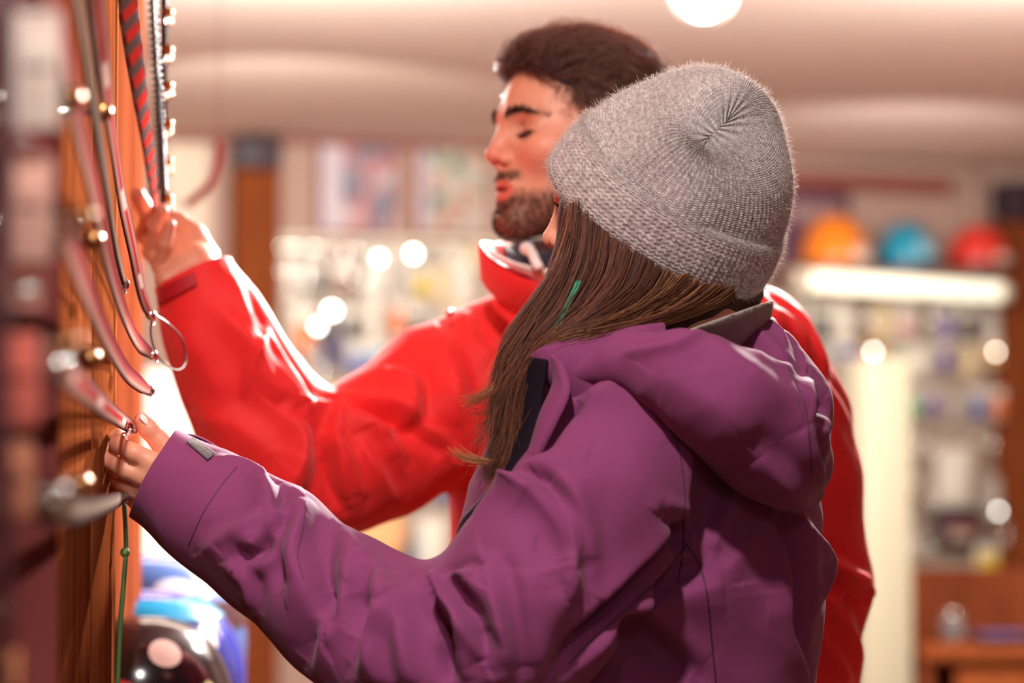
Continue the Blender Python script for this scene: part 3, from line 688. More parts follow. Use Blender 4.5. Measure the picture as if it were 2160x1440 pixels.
HM_W = pst([(520, 700, 2.86, 50), (440, 615, 2.86, 50), (405, 565, 2.86, 50)])
k_ = lambda x, y, d, r: (P(x, y, d), PR(r, d))
HM_P = [(k_(412, 562, 2.86, 44), k_(352, 560, 2.85, 27)), (k_(408, 556, 2.87, 42), k_(346, 515, 2.875, 27)), (k_(404, 560, 2.85, 40), k_(350, 590, 2.835, 24)), (k_(416, 545, 2.88, 40), k_(400, 498, 2.89, 30))]
HM_F = [pst([(346, 500, 2.895, 24), (312, 452, 2.915, 18), (300, 430, 2.905, 17), (290, 410, 2.89, 16)]),            # index, tip seen left of the strap
        pst([(342, 528, 2.88, 23), (303, 495, 2.90, 18), (312, 464, 2.885, 17), (318, 470, 2.87, 15)]),              # middle, curled
        pst([(345, 560, 2.86, 23), (318, 530, 2.865, 18), (330, 480, 2.845, 16), (342, 445, 2.835, 14.5)]),            # ring
        pst([(352, 588, 2.84, 21), (336, 560, 2.84, 16.5), (348, 515, 2.825, 14.5), (358, 474, 2.82, 13)])]           # little
HM_T = pst([(430, 545, 2.88, 34), (408, 498, 2.895, 27), (376, 466, 2.895, 19), (350, 449, 2.885, 16.5), (332, 442, 2.88, 14.5)])
def man_hand(p): return hand_sdf(p, HM_W, HM_P, HM_F, HM_T)
# relaxed left hand below the frame
def side_hand(base, dirx, s=1):
    b = np.asarray(base, float); d = np.array([-.12*s, 0, -1.]); d /= np.linalg.norm(d); o = np.array([0, 1., 0])
    W = [(b-d*.06, .03), (b, .027)]; Pm = []; Fg = []
    for i, (off, L) in enumerate(((.030, .075), (.010, .085), (-.010, .078), (-.030, .060))):
        k = b+d*.085+o*off; Pm.append(((b+o*off*.5, .018), (k, .012))); q = [(k, .0105)]; c = d.copy(); r = .0092
        for j in range(3):
            c = c+np.array([-.28*s, 0, .1])*(j+.3)*.6; c /= np.linalg.norm(c); k = k+c*L*(.45, .30, .25)[j]; r *= .93; q.append((k, r))
        Fg.append(q)
    T = [(b+o*.015+d*.02, .017), (b+o*.045+d*.05+np.array([-.01*s, 0, 0]), .0125), (b+o*.052+d*.085+np.array([-.022*s, 0, 0]), .0105), (b+o*.046+d*.11+np.array([-.032*s, 0, 0]), .009)]
    return lambda p: hand_sdf(p, W, Pm, Fg, T)

# ================================================================== body under the clothes
def body_mesh(name, parent, pieces):
    """all pieces overlap and end inside one another; they are one mesh"""
    Vs, Qs, Cs, n = [], [], [], 0
    for V, Q, C in pieces: Vs.append(V); Qs.append(Q+n); Cs.append(C); n += len(V)
    me = mesh_fast(name, np.concatenate(Vs), np.concatenate(Qs)); set_col(me, np.concatenate(Cs)); return link(name, me, M['skin'], parent)
def flesh(V): return np.tile(SKIN, (len(V), 1))
def limb_piece(stations, h=.012):
    fn = lambda p: np.minimum.reduce([chain(p, s, .02) for s in stations])
    A = np.array([q[0] for s in stations for q in s]); R = max(q[1] for s in stations for q in s)
    return sculpt(fn, A.min(0)-R-.02, A.max(0)+R+.02, h, 0)

man = empty('person', (.12, 2.99, 0), 'bearded man in a red jacket, one hand raised to the hanging straps', 'person')
fn = lambda p: head_sdf((p-HO)@HR)
HIPM = P(1340, 1440, 2.99)
Lw = P(1672, 1560, 2.86)
lh = side_hand(Lw+np.array([0, 0, -.10]), None)
nb = to_w((-.040, 0, -.17))
trunk = [[(nb, .055), (P(1290, 760, 2.97), .10), (P(1340, 1100, 2.99), .13), (HIPM, .135), (HIPM-[0, 0, .14], .13)],
         [(P(1070, 790, 3.02), .045), (P(1290, 760, 2.98), .06), (P(1600, 790, 2.89), .045)],
         [(P(1060, 800, 3.02), .05), (P(650, 985, 2.88), .04), (P(440, 615, 2.86), .028)],
         [(P(1630, 800, 2.87), .045), (P(1715, 1220, 2.83), .04), (Lw, .03), (Lw+np.array([0, 0, -.09]), .027)],
         [(HIPM-[.08, -.03, .12], .085), (HIPM+[-.10, .03, -.55], .06), (np.array([HIPM[0]-.12, 3.02, .10]), .045)],
         [(HIPM-[-.08, .03, .12], .085), (HIPM+[.10, -.03, -.55], .06), (np.array([HIPM[0]+.13, 2.95, .10]), .045)]]
def body_one(name, parent, trunk_, parts, boxes, paint, fine=.0042, coarse=.016):
    """one continuous skin: a field over trunk, head and hands; parts = (field, box lo, box hi)"""
    def fn(p):
        f = np.minimum.reduce([chain(p, s_, .02) for s_ in trunk_])
        for g, lo_, hi_ in [q_[:3] for q_ in parts]:
            m_ = np.all((p > lo_) & (p < hi_), 1)
            if m_.any():
                v_ = g(p[m_]); dd = np.minimum(p[m_]-lo_, hi_-p[m_]).min(1); v_ = v_+np.clip(.004-dd, 0, 1)*40; f[m_] = np.minimum(f[m_], v_) if True else f[m_]
        return f
    A = np.array([q[0] for s_ in trunk_ for q in s_]); R = .16; lo_ = np.minimum(A.min(0)-R, np.min([b_[1] for b_ in parts], 0)); hi_ = np.maximum(A.max(0)+R, np.max([b_[2] for b_ in parts], 0)); lo_[2] = .02
    ax = [axis_steps(lo_[i], hi_[i], [(b_[1][i], b_[2][i]) for b_ in parts if len(b_) == 3], fine, coarse) for i in range(3)]
    V, Q = surface_nets(fn, ax, None, fine); V = project(fn, V, 2, 5e-4)
    V, Q = subdiv(V, Q); V = project(fn, V, 2, 5e-4); V = relax(V, Q, 1, .3); V = project(fn, V, 1, 5e-4)
    me = mesh_fast(name, V, Q); set_col(me, paint(V)); return link(name, me, M['skin'], parent), V, Q
handbox = (P(560, 730, 2.86)*[0, 0, 1]+np.array([P(250, 0, 2.86)[0], 2.76, 0]), np.array([P(500, 0, 2.86)[0], 2.98, P(0, 385, 2.86)[2]]))
def paint_man(V):
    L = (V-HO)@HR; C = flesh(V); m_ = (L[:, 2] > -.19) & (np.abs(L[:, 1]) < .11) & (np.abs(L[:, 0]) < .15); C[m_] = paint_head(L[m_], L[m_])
    red = np.zeros(len(V))
    for fg in HM_F+[HM_T]: red += np.exp(-np.sum((V-fg[-1][0])**2, 1)/.011**2)
    red = np.clip(red, 0, 1)[:, None]*.4; return C*(1-red)+SKINR*red
_c = [to_w((a_, b_, c_)) for a_ in (-.125, .15) for b_ in (-.1, .1) for c_ in (-.21, .135)]
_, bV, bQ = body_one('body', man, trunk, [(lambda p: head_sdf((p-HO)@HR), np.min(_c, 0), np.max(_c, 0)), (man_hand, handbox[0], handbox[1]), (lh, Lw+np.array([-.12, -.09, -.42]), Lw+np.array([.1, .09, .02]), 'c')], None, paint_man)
hV, hQ = sculpt(lambda p: head_sdf(p), (-.12, -.1, -.20), (.145, .1, .135), .005, 1)      # head alone, to root beard and brows on
M['eye'] = mat('eye_dark', S(96, 64, 58), .2)
for s in (-1, 1): eb = MB(); eb.sphere(to_w((.0795, s*.0345, .003)), .0130, 20, 14); eb.build('eye', M['eye'], man)
tb = MB(); tb.box(to_w((.100, 0, -.0625)), (.008, .024, .0045), Matrix(HR), .001); tb.build('teeth', mat('tooth', S(232, 196, 180), .3), man)
cr = MB()
for f_ in (HM_F[2], HM_F[3]): pass

# --- hair of the man: a combed-back mass with strands over it
def hair_sdf(p):
    s = np.stack([p[:, 0], np.abs(p[:, 1]), p[:, 2]], 1)
    f = ell(s, (-.004, 0, .034), (.1085, .0835, .094))
    f = smin(f, ell(s, (.020, 0, .084), (.080, .060, .034)), .03)          # volume on top
    f = smin(f, ell(s, (.074, .0, .082), (.026, .044, .024)), .02)         # quiff over the forehead
    face = -((p[:, 0]-.072)*.92+(p[:, 2]-.066)*-.55)                      # keep the hair behind the hairline
    front = (s[:, 0]-.058-.45*(s[:, 2]-.03)); front = np.where(s[:, 2] > .070, np.minimum(front, s[:, 0]-.112), front)
    f = smax(f, (s[:, 0]-(.052+1.15*np.clip(s[:, 2]-.045, 0, .06))), .010)
    f = smax(f, -(s[:, 2]+.035+.45*np.clip(s[:, 0]+.02, -.1, .1)*-1), .012)
    side = smax(-(s[:, 2]-.035), s[:, 0]-.018, .01)
    f = smax(f, np.minimum(-(s[:, 2]-.030), -(0.022-s[:, 0])), .010)
    return f
kV, kQ = sculpt(hair_sdf, (-.13, -.1, -.08), (.13, .1, .15), .005, 1)
kN = normals(kV, kQ)
sw = .0016*np.sin(kV@np.array([150., 90, 60]))-.002+.0008*np.sin(kV[:, 1]*300+12*np.sin(kV[:, 0]*40))+.0006*np.sin(kV[:, 1]*620+kV[:, 0]*90+kV[:, 2]*200)
kW = to_w(kV+kN*sw[:, None]); me = mesh_fast('hair', kW, kQ); set_col(me, np.tile(np.array(S(62, 42, 44)[:3]), (len(kW), 1)))
hair = link('hair', me, M['hairsolid'], man)
n = 17000; idx = RNG.integers(0, len(kV), n); root = kV[idx]-kN[idx]*.002; nn = kN[idx]
fl = np.stack([-np.ones(n), .25*np.sign(root[:, 1])*np.ones(n), -.15+0*root[:, 0]-1.2*np.clip(-root[:, 0]-.02, 0, .1)*8], 1)
fl[root[:, 2] < .06] = [-.55, 0, -.75]; q = root[:, 0] > .05; fl[q] = fl[q]+np.stack([.0*root[q, 0], .2*np.sign(root[q, 1]+.01), .9+0*root[q, 0]], 1)
cl_ = np.sin(root@np.array([150., 90, 60]))[:, None]*np.array([.0, .5, .35])+np.sin(root@np.array([-70., 160, 110]))[:, None]*np.array([.1, .45, -.3]); fl += RNG.normal(size=(n, 3))*.26+cl_; fl -= nn*np.sum(fl*nn, 1, keepdims=True); fl /= np.linalg.norm(fl, axis=1, keepdims=True)
Lh = RNG.uniform(.018, .036, n)*np.clip(.35+(root[:, 2]+.02)*9, .35, 1)*np.clip(1.5-root[:, 0]*9, .55, 1); K = 6; t = np.linspace(0, 1, K)
lift = (.16+.30*np.clip(root[:, 0]*10, 0, 1)+RNG.uniform(0, .3, n)*(RNG.uniform(size=n) < .4))
G = root[:, None]+Lh[:, None, None]*(fl[:, None]*t[None, :, None]+nn[:, None]*(lift[:, None]*np.sin(t*2.3)[None]*1.0)[:, :, None])
rad = np.full((n, K), .00038)*(1-.6*t)[None]
c_ = np.array(S(104, 70, 60)[:3]); cols = c_*RNG.uniform(.5, 2.6, (n, 1))*(1+1.2*np.clip(root[:, 2:3]*12-.9, 0, 1))*np.array([1, .95, .9])  # lighter towards the crown: highlights put into the strand colour
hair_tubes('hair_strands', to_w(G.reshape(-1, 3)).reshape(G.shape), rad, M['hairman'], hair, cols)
# beard and brows: short hairs
bm, _l = beard_mask(hV); hN = normals(hV, hQ)
pr = bm*(hV[:, 0] > -.01); pr /= pr.sum(); n = 9000; idx = RNG.choice(len(hV), n, p=pr); root = hV[idx]; nn = hN[idx]
fl = np.tile([-.35, 0, -1.], (n, 1))+RNG.normal(size=(n, 3))*.35; d = nn*.55+.8*(fl-nn*np.sum(fl*nn, 1, keepdims=True)); d /= np.linalg.norm(d, axis=1, keepdims=True)
Lb = RNG.uniform(.0025, .0060, n)*(.6+.5*bm[idx]); t = np.linspace(0, 1, 3)
G = root[:, None]+d[:, None]*(Lb[:, None]*t)[:, :, None]; rad = np.full((n, 3), .00028)*(1-.5*t)[None]
cols = np.array(S(78, 44, 36)[:3])*RNG.uniform(.6, 1.5, (n, 1)); hair_tubes('beard', to_w(G.reshape(-1, 3)).reshape(G.shape), rad, M['beardmat'], man, cols)
n = 760; sgn = RNG.choice([-1, 1], n); u = RNG.uniform(0, 1, n); yy = .013+.045*u
zz = .0225+np.where(yy < .036, .20*(yy-.014), .0044-.26*(yy-.036))+RNG.normal(size=n)*.0030*(1-.5*u); x0 = np.full(n, .13)
pp = np.stack([x0, yy*sgn, zz], 1)
for _ in range(14): pp[:, 0] -= np.clip(head_sdf(pp), -.01, .02)*.9
d = np.stack([.25+0*u, sgn*(.4+.6*u), .55-.7*u], 1)+RNG.normal(size=(n, 3))*.15; d /= np.linalg.norm(d, axis=1, keepdims=True)
G = pp[:, None]+d[:, None]*(RNG.uniform(.004, .007, n)[:, None]*t)[:, :, None]; 
for e_ in (-1, 1): g_ = G[sgn == e_]; hair_tubes('eyebrow', to_w(g_.reshape(-1, 3)).reshape(g_.shape), np.full((len(g_), 3), .00028), M['beardmat'], man, np.tile(np.array(S(72, 44, 40)[:3]), (len(g_), 1)))
n = 420; sgn = RNG.choice([-1, 1], n); u = RNG.uniform(-1, 1, n); pp = np.stack([.0955-.002*u*u-.011*(u > 0)*u*u, sgn*(.0350+.0140*u), -.0008+.001*u*u], 1)
d = np.stack([1+0*u, sgn*.5*u, -.45+0*u], 1); d /= np.linalg.norm(d, axis=1, keepdims=True); G = pp[:, None]+d[:, None]*(.0065*t)[None, :, None]+np.array([0, 0, .0])

for e_ in (-1, 1): g_ = G[sgn == e_]; hair_tubes('eyelashes', to_w(g_.reshape(-1, 3)).reshape(g_.shape), np.full((len(g_), 3), .00026), M['beardmat'], man, np.tile(np.array(S(40, 24, 24)[:3]), (len(g_), 1)))

# ================================================================== red jacket
RA = pst([(1030, 800, 3.01, 152), (930, 850, 2.98, 158), (800, 938, 2.93, 150), (700, 985, 2.89, 136), (618, 985, 2.88, 140), (560, 905, 2.875, 134), (505, 800, 2.87, 116), (455, 690, 2.865, 106), (404, 573, 2.86, 90)])
LA = pst([(1600, 735, 2.87, 128), (1668, 880, 2.84, 122), (1700, 1010, 2.83, 116), (1722, 1230, 2.82, 116), (1700, 1420, 2.82, 108), (1672, 1600, 2.84, 82)])
TRK = pst([(1330, 800, 2.98, 300), (1340, 950, 2.99, 372), (1345, 1150, 2.99, 385), (1345, 1450, 2.99, 380), (1345, 1640, 2.99, 380)])
TY = TRK[1][0][1]
def squash(p, yc, s): q = p.copy(); q[:, 1] = yc+(p[:, 1]-yc)*s; return q
def red_sdf(p):
    q = squash(p, TY, 1.62); T = [(np.array([c[0], TY, c[2]]), r) for c, r in TRK]
    th = math.radians(14); x = p-np.array([TRK[1][0][0], TY, 0]); q = x.copy(); q[:, 0] = x[:, 0]*math.cos(th)-x[:, 1]*math.sin(th); q[:, 1] = (x[:, 0]*math.sin(th)+x[:, 1]*math.cos(th))*1.6
    T = [(np.array([c[0]-TRK[1][0][0], 0, c[2]]), r) for c, r in TRK]
    f = chain(q, T, .05)/1.15
    f = smin(f, chain(p, pst([(1020, 742, 3.02, 92), (1180, 690, 2.98, 92), (1400, 680, 2.93, 96), (1590, 705, 2.88, 104)]), .03), .05)
    f = smin(f, chain(p, RA, .03), .035)
    f = smin(f, chain(p, LA, .02), .014)
    # cuff openings and neck opening
    a, r = RA[-1]; b = RA[-2][0]; d = a-b; d = d-FW*(d@FW)*.8; d /= np.linalg.norm(d)
    f = smax(f, (p-a)@d, .002); f = smax(f, -ell(p, a, (r*.8, r*.8, r*.8)), .003) if False else f
    f = smax(f, (LA[-1][0][2]-.0-p[:, 2])*1.0-0*f, .004) if False else f
    f = smax(f, -(p[:, 2]-TRK[-1][0][2]+.02), .006)
    nk = to_w((-.035, 0, -.16)); f = smax(f, -cone(p, nk-[0, 0, .05], nk+[0, 0, .2], .062, .075), .01)
    return f
lo = np.array([P(300, 0, 2.87)[0], 2.70, TRK[-1][0][2]-.03]); hi = np.array([P(1860, 0, 2.84)[0]+.02, 3.30, P(0, 480, 2.9)[2]])
rV, rQ = sculpt(red_sdf, lo, hi, .009, 1)
rV, rQ = subdiv(rV, rQ); rV = project(red_sdf, rV, 1)
rB = bvh_of(rV[:], rQ)
# (points px), height mm, soft width mm, steep width mm
RED_FOLDS = [
 ([(500, 600), (528, 690), (560, 760), (640, 860)], 7, 22, 9), ([(470, 660), (520, 720), (560, 800), (600, 840)], 6, 16, 8), ([(560, 700), (610, 790), (650, 850)], 7, 16, 8),
 ([(515, 830), (530, 760), (560, 700)], 4, 7, 5), ([(600, 880), (640, 920), (640, 1000), (620, 1060)], 9, 22, 8), ([(690, 860), (680, 930), (690, 1000), (700, 1060)], -7, 12, 8), ([(665, 850), (740, 870), (800, 900), (840, 960)], 9, 20, 9),
 ([(720, 850), (800, 870), (880, 910), (930, 960)], -8, 16, 10), ([(700, 920), (730, 960), (760, 1040)], 7, 14, 7), ([(760, 940), (800, 1000), (830, 1050)], 6, 16, 8), ([(820, 780), (870, 810), (862, 880), (800, 900)], 8, 22, 9),
 ([(850, 900), (920, 930), (960, 980)], 9, 20, 10), ([(790, 860), (850, 900), (940, 950)], -7, 12, 9), ([(960, 800), (990, 900), (985, 1000)], 6, 24, 12), ([(930, 700), (960, 800), (950, 900)], 6, 26, 14),
 ([(690, 960), (700, 1020), (720, 1080)], -6, 9, 7), ([(640, 960), (600, 1040), (560, 1060)], 6, 20, 9), ([(380, 700), (430, 760), (470, 860)], 3, 26, 18), ([(420, 880), (500, 900), (580, 960)], 4, 26, 14),
 ([(1735, 1210), (1780, 1235), (1835, 1255)], -10, 12, 8), ([(1740, 1190), (1790, 1210), (1830, 1230)], 8, 22, 10), ([(1750, 1260), (1790, 1320), (1820, 1400)], 7, 16, 9), ([(1760, 1290), (1800, 1270), (1830, 1275)], -6, 9, 7), ([(1730, 1330), (1770, 1400), (1790, 1440)], 6, 14, 8),
 ([(1640, 650), (1680, 700), (1700, 760)], 7, 14, 8), ([(1680, 650), (1720, 720), (1745, 790)], 5, 14, 8), ([(1720, 800), (1760, 850), (1790, 900)], 5, 20, 12), ([(1600, 620), (1640, 690), (1660, 760)], 6, 14, 8), ([(1700, 880), (1740, 900), (1790, 960)], 4, 24, 12),
 ([(1030, 680), (1060, 760), (1040, 860)], 5, 24, 12), ([(980, 660), (1000, 720), (1040, 760)], 5, 18, 9)]
rV = rV+normals(rV, rQ)*wrinkle(rV, .0030, .16, 3)[:, None]
rV = fold_strokes(rV, rQ, RED_FOLDS, rB)
jacket = link('red_jacket', mesh_fast('red_jacket', rV, rQ), M['red'], man)
# cuff tab of the man's sleeve
rB = bvh_of(rV, rQ)
def patch(name, pxs, m, parent, lift=.002, thick=.0015, n=(14, 8), bvh=rB):
    """cloth piece laid on a surface: pxs = 4 corners"""
    a, b_, c, d = [np.array(q, float) for q in pxs]; V = []
    for j in range(n[1]+1):
        for i in range(n[0]+1):
            u, v = i/n[0], j/n[1]; q = (a*(1-u)+b_*u)*(1-v)+(d*(1-u)+c*u)*v; h = hit_px(bvh, *q)
            V.append(h if h is not None else (V[-1] if V else P(q[0], q[1], 2.8)))
    Fs = [(j*(n[0]+1)+i, j*(n[0]+1)+i+1, (j+1)*(n[0]+1)+i+1, (j+1)*(n[0]+1)+i) for j in range(n[1]) for i in range(n[0])]
    V = np.array(V); vd = CAM-V; vd /= np.linalg.norm(vd, axis=1, keepdims=True); V = V+vd*lift
    V = relax(V, np.array(Fs), 2, .4)
    mb = MB(); mb.add(V, Fs, True); o = mb.build(name, m, parent); so = o.modifiers.new('thick', 'SOLIDIFY'); so.thickness = thick; so.offset = 0; return o
patch('cuff_tab', [(326, 612), (410, 572), (418, 600), (334, 646)], M['red_dark'], jacket, .004, .003)
# standing collar: outer leaf, inner navy and white fleece
def leaf(name, up, lo_, m, parent, thick=.003, n=(30, 8), bulge=0.0, wave=0):
    U = spline(np.array([P(*q) for q in up]), n[0]); L = spline(np.array([P(*q) for q in lo_]), n[0]); V = []
    for j in range(n[1]+1):
        v = j/n[1]; row = U*(1-v)+L*v; row = row+np.array([0, -1, 0])*bulge*math.sin(math.pi*v); 
        if wave: row = row+np.array([0, -1, .3])*wave*(1-v)*np.sin(np.linspace(0, 9, n[0]))[:, None]
        V.append(row)
    V = np.concatenate(V); Fs = [(j*n[0]+i, j*n[0]+i+1, (j+1)*n[0]+i+1, (j+1)*n[0]+i) for j in range(n[1]) for i in range(n[0]-1)]
    mb = MB(); mb.add(V, Fs, True); o = mb.build(name, m, parent)
    so = o.modifiers.new('thick', 'SOLIDIFY'); so.thickness = thick; so.offset = 0; sb = o.modifiers.new('sub', 'SUBSURF'); sb.levels = 1; sb.render_levels = 1; return o
leaf('collar', [(1120, 520, 3.02), (1050, 512, 2.96), (1011, 510, 2.89), (1040, 545, 2.84), (1100, 572, 2.80), (1170, 590, 2.79), (1260, 560, 2.84), (1330, 540, 2.92)],
     [(1110, 600, 3.04), (1050, 600, 2.98), (1018, 590, 2.90), (1045, 626, 2.86), (1090, 650, 2.83), (1170, 668, 2.82), (1290, 640, 2.86), (1380, 620, 2.92)], M['red'], jacket, .006, bulge=.010)
leaf('collar_lining', [(1130, 512, 3.03), (1060, 508, 2.985), (1030, 520, 2.91), (1055, 540, 2.865), (1105, 558, 2.83), (1170, 566, 2.82), (1250, 540, 2.86)],
     [(1120, 590, 3.03), (1070, 590, 2.99), (1046, 590, 2.93), (1064, 600, 2.90), (1110, 610, 2.87), (1170, 630, 2.85), (1260, 620, 2.88)], M['white_fleece'], jacket, .004, bulge=.004)
leaf('inner_collar', [(1180, 500, 3.02), (1110, 505, 2.97), (1070, 520, 2.93), (1085, 533, 2.89), (1130, 530, 2.86), (1190, 535, 2.86)],
     [(1180, 580, 3.0), (1120, 580, 2.96), (1080, 580, 2.93), (1092, 590, 2.90), (1130, 600, 2.875), (1190, 600, 2.87)], M['navy'], man, .005, bulge=.004)
b = MB(); b.tube(spline([P(1040, 548, 2.832), P(1070, 566, 2.812), P(1105, 580, 2.792), P(1150, 596, 2.786)], 20), .0016, 6); b.build('collar_zip', mat('dark_red_zip', S(110, 20, 34), .4), jacket)
b = MB(); b.tube(spline([P(1108, 520, 2.86), P(1122, 534, 2.83), P(1130, 552, 2.81), P(1138, 566, 2.80)], 14), [.006, .0085, .008, .006]+[.006]*10, 10); b.build('drawcord_toggle', M['white_fleece'], jacket)
b = MB(); b.sphere(P(948, 659, 2.92), .006, 12, 8); b.build('snap_button', M['chrome'], jacket)
# trousers and boots (below the frame)
def trousers(parent, hip, feet, name='trousers'):
    st = [[(hip+[0, 0, .08], .15), (hip, .155), (hip-[0, 0, .12], .14)]]+[[(hip+[(f[0]-hip[0])*.6, (f[1]-hip[1])*.6, -.12], .105), (np.array([f[0]*.8+hip[0]*.2, f[1], hip[2]*.48]), .078), (np.array([f[0], f[1], .09]), .068)] for f in feet]
    V, Q = limb_piece(st, .014); link(name, mesh_fast(name, V, Q), M['trousers'], parent)
    for f in feet:
        a = np.array([f[0], f[1], .05]); g = lambda p: smax(smin(cone(p, a+[.01, 0, .10], a+[0, 0, .0], .055, .05), cone(p, a, a+[-.16, 0, -.012], .045, .036), .02), -p[:, 2], .004)
        V, Q = sculpt(g, a-[.24, .08, .06], a+[.09, .08, .18], .01, 0); link('boot', mesh_fast('boot', V, Q), M['boot'], parent)
trousers(man, HIPM-[0, 0, .06], [(HIPM[0]-.12, 3.06), (HIPM[0]+.13, 2.96)])
# ================================================================== woman
woman = empty('person', (.13, 2.45, 0), 'woman with long brown hair in grey beanie and plum jacket, holding a strap', 'person')
WO = P(1388, 436, 2.45); WRm = rot_axes(180-18, -3, 0); WS = .95
def wto(q): return WO+(np.asarray(q, float)*WS)@WRm.T
# left hand, thumb on top, fingers closed on the strap
WW = pst([(560, 1150, 2.41, 60), (420, 1062, 2.435, 50), (372, 1030, 2.445, 52)])
WP = [(k_(372, 1018, 2.44, 44), k_(318, 976, 2.43, 25)), (k_(372, 1030, 2.445, 46), k_(304, 1004, 2.432, 25)), (k_(366, 1042, 2.455, 42), k_(296, 1034, 2.445, 23)), (k_(366, 1052, 2.465, 38), k_(292, 1058, 2.465, 20)), (k_(384, 1000, 2.45, 36), k_(362, 968, 2.455, 25))]
WF = [pst([(318, 974, 2.43, 23.5), (282, 955, 2.425, 20), (250, 938, 2.435, 19), (248, 922, 2.455, 17), (266, 914, 2.468, 14)]),
      pst([(304, 1004, 2.432, 23.5), (262, 990, 2.430, 20), (233, 972, 2.44, 18.5), (229, 945, 2.46, 16.5), (243, 926, 2.478, 14)]),
      pst([(296, 1034, 2.445, 22), (262, 1018, 2.447, 18.5), (238, 998, 2.46, 17), (232, 968, 2.478, 15), (243, 950, 2.49, 13)]),
      pst([(292, 1058, 2.465, 19), (268, 1044, 2.468, 16), (248, 1024, 2.478, 14.5), (240, 1000, 2.49, 13), (248, 985, 2.50, 12)])]
WT = pst([(392, 1000, 2.45, 36), (366, 962, 2.455, 27), (338, 930, 2.455, 22.5), (315, 905, 2.452, 21), (300, 886, 2.452, 17)])
HIPW = P(1350, 1560, 2.47); nb = wto((-.04, 0, -.17))
trunk = [[(nb, .05), (P(1400, 860, 2.47), .09), (P(1370, 1150, 2.47), .115), (HIPW, .12), (HIPW-[0, 0, .12], .125)],
         [(P(1340, 900, 2.35), .055), (P(1400, 860, 2.45), .06), (P(1400, 880, 2.60), .055)],
         [(P(1330, 930, 2.34), .045), (P(1010, 1420, 2.28), .036), (P(420, 1062, 2.435), .024)],
         [(P(1400, 900, 2.60), .045), (P(1420, 1420, 2.66), .036), (P(1300, 1720, 2.62), .028)],
         [(HIPW-[.0, .08, .12], .08), (np.array([HIPW[0]-.03, 2.38, .55]), .055), (np.array([HIPW[0]-.06, 2.38, .10]), .04)],
         [(HIPW-[.0, -.08, .12], .08), (np.array([HIPW[0]+.03, 2.56, .55]), .055), (np.array([HIPW[0]+.04, 2.56, .10]), .04)]]
fb = P(1300, 1720, 2.62); fh = side_hand(fb, None)
def paint_woman(V):
    L = ((V-WO)@WRm)/WS; x, y, z = L[:, 0], np.abs(L[:, 1]), L[:, 2]; C = flesh(V); C[((x-.109)/.014)**2+(y/.022)**2+((z+.0655)/.0135)**2 < 1] = S(206, 96, 90)[:3]
    red = np.zeros(len(V))
    for c_, r_ in ((WF[0][2][0], .014), (WF[1][2][0], .014), (WT[-1][0], .014), (WF[2][2][0], .012)): red += np.exp(-np.sum((V-c_)**2, 1)/r_**2)
    red = np.clip(red, 0, 1)[:, None]*.45; return C*(1-red)+SKINR*red
_c = [wto((a_, b_, c_)) for a_ in (-.125, .15) for b_ in (-.1, .1) for c_ in (-.21, .135)]
body_one('body', woman, trunk, [(lambda p: head_sdf(((p-WO)@WRm)/WS)*WS, np.min(_c, 0), np.max(_c, 0)),
    (lambda p: hand_sdf(p, WW, WP, WF, WT), np.array([P(205, 0, 2.45)[0], 2.36, P(0, 1110, 2.45)[2]]), np.array([P(430, 0, 2.45)[0], 2.54, P(0, 855, 2.45)[2]])),
    (fh, fb+np.array([-.12, -.09, -.26]), fb+np.array([.1, .09, .04]), 'c')], None, paint_woman, .0040)
# nails
def nail(c, d, up, w_, l, parent, n='fingernail'):
    d = np.asarray(d, float); d /= np.linalg.norm(d); up = np.asarray(up, float); up -= d*np.dot(up, d); up /= np.linalg.norm(up); s = np.cross(d, up)
    b = MB(); V = []; Fs = []
    for j in range(7):
        v = -1+2*j/6; ww = w_*math.sqrt(max(.05, 1-abs(v)**3.2))
        for i in range(7): u = -1+2*i/6; V.append(np.asarray(c)+d*l*v+s*ww*u-up*(.35*w_*u*u+.08*l*v*v))
    for j in range(6):
        for i in range(6): Fs.append((j*7+i, j*7+i+1, (j+1)*7+i+1, (j+1)*7+i))
    b.add(V, Fs, True); o = b.build(n, M['nail'], parent); m_ = o.modifiers.new('t', 'SOLIDIFY'); m_.thickness = .0007; return o
nail(P(309, 882, 2.4450), P(298, 870, 2.448)-P(322, 896, 2.448), UP*.75+RT*.45-FW*.42, .0055, .0075, woman)
nail(P(272, 909, 2.4585), P(280, 906, 2.46)-P(262, 914, 2.452), UP*.4-FW*.5-RT*.1, .0045, .006, woman)
for s in (-1, 1): eb = MB(); eb.sphere(wto((.0795, s*.0345, .003)), .0122, 16, 12); eb.build('eye', M['eye'], woman)
n = 260; sgn = RNG.choice([-1, 1], n); u = RNG.uniform(-1, 1, n); pp = np.stack([.0945-.004*u*u, sgn*(.0345+.0130*u), .0002+.001*u*u], 1)
d = np.stack([1+0*u, sgn*.6*u, .55+0*u], 1); d /= np.linalg.norm(d, axis=1, keepdims=True); t = np.linspace(0, 1, 4)
G = pp[:, None]+d[:, None]*(.0105*t)[None, :, None]+np.array([0, 0, 1])[None, None]*(.003*t*t)[None, :, None]
for e_ in (-1, 1): g_ = G[sgn == e_]; hair_tubes('eyelashes', wto(g_.reshape(-1, 3)).reshape(g_.shape), np.full((len(g_), 4), .00028)*(1-.6*t)[None], M['beardmat'], woman, np.tile(np.array(S(40, 22, 24)[:3]), (len(g_), 1)))

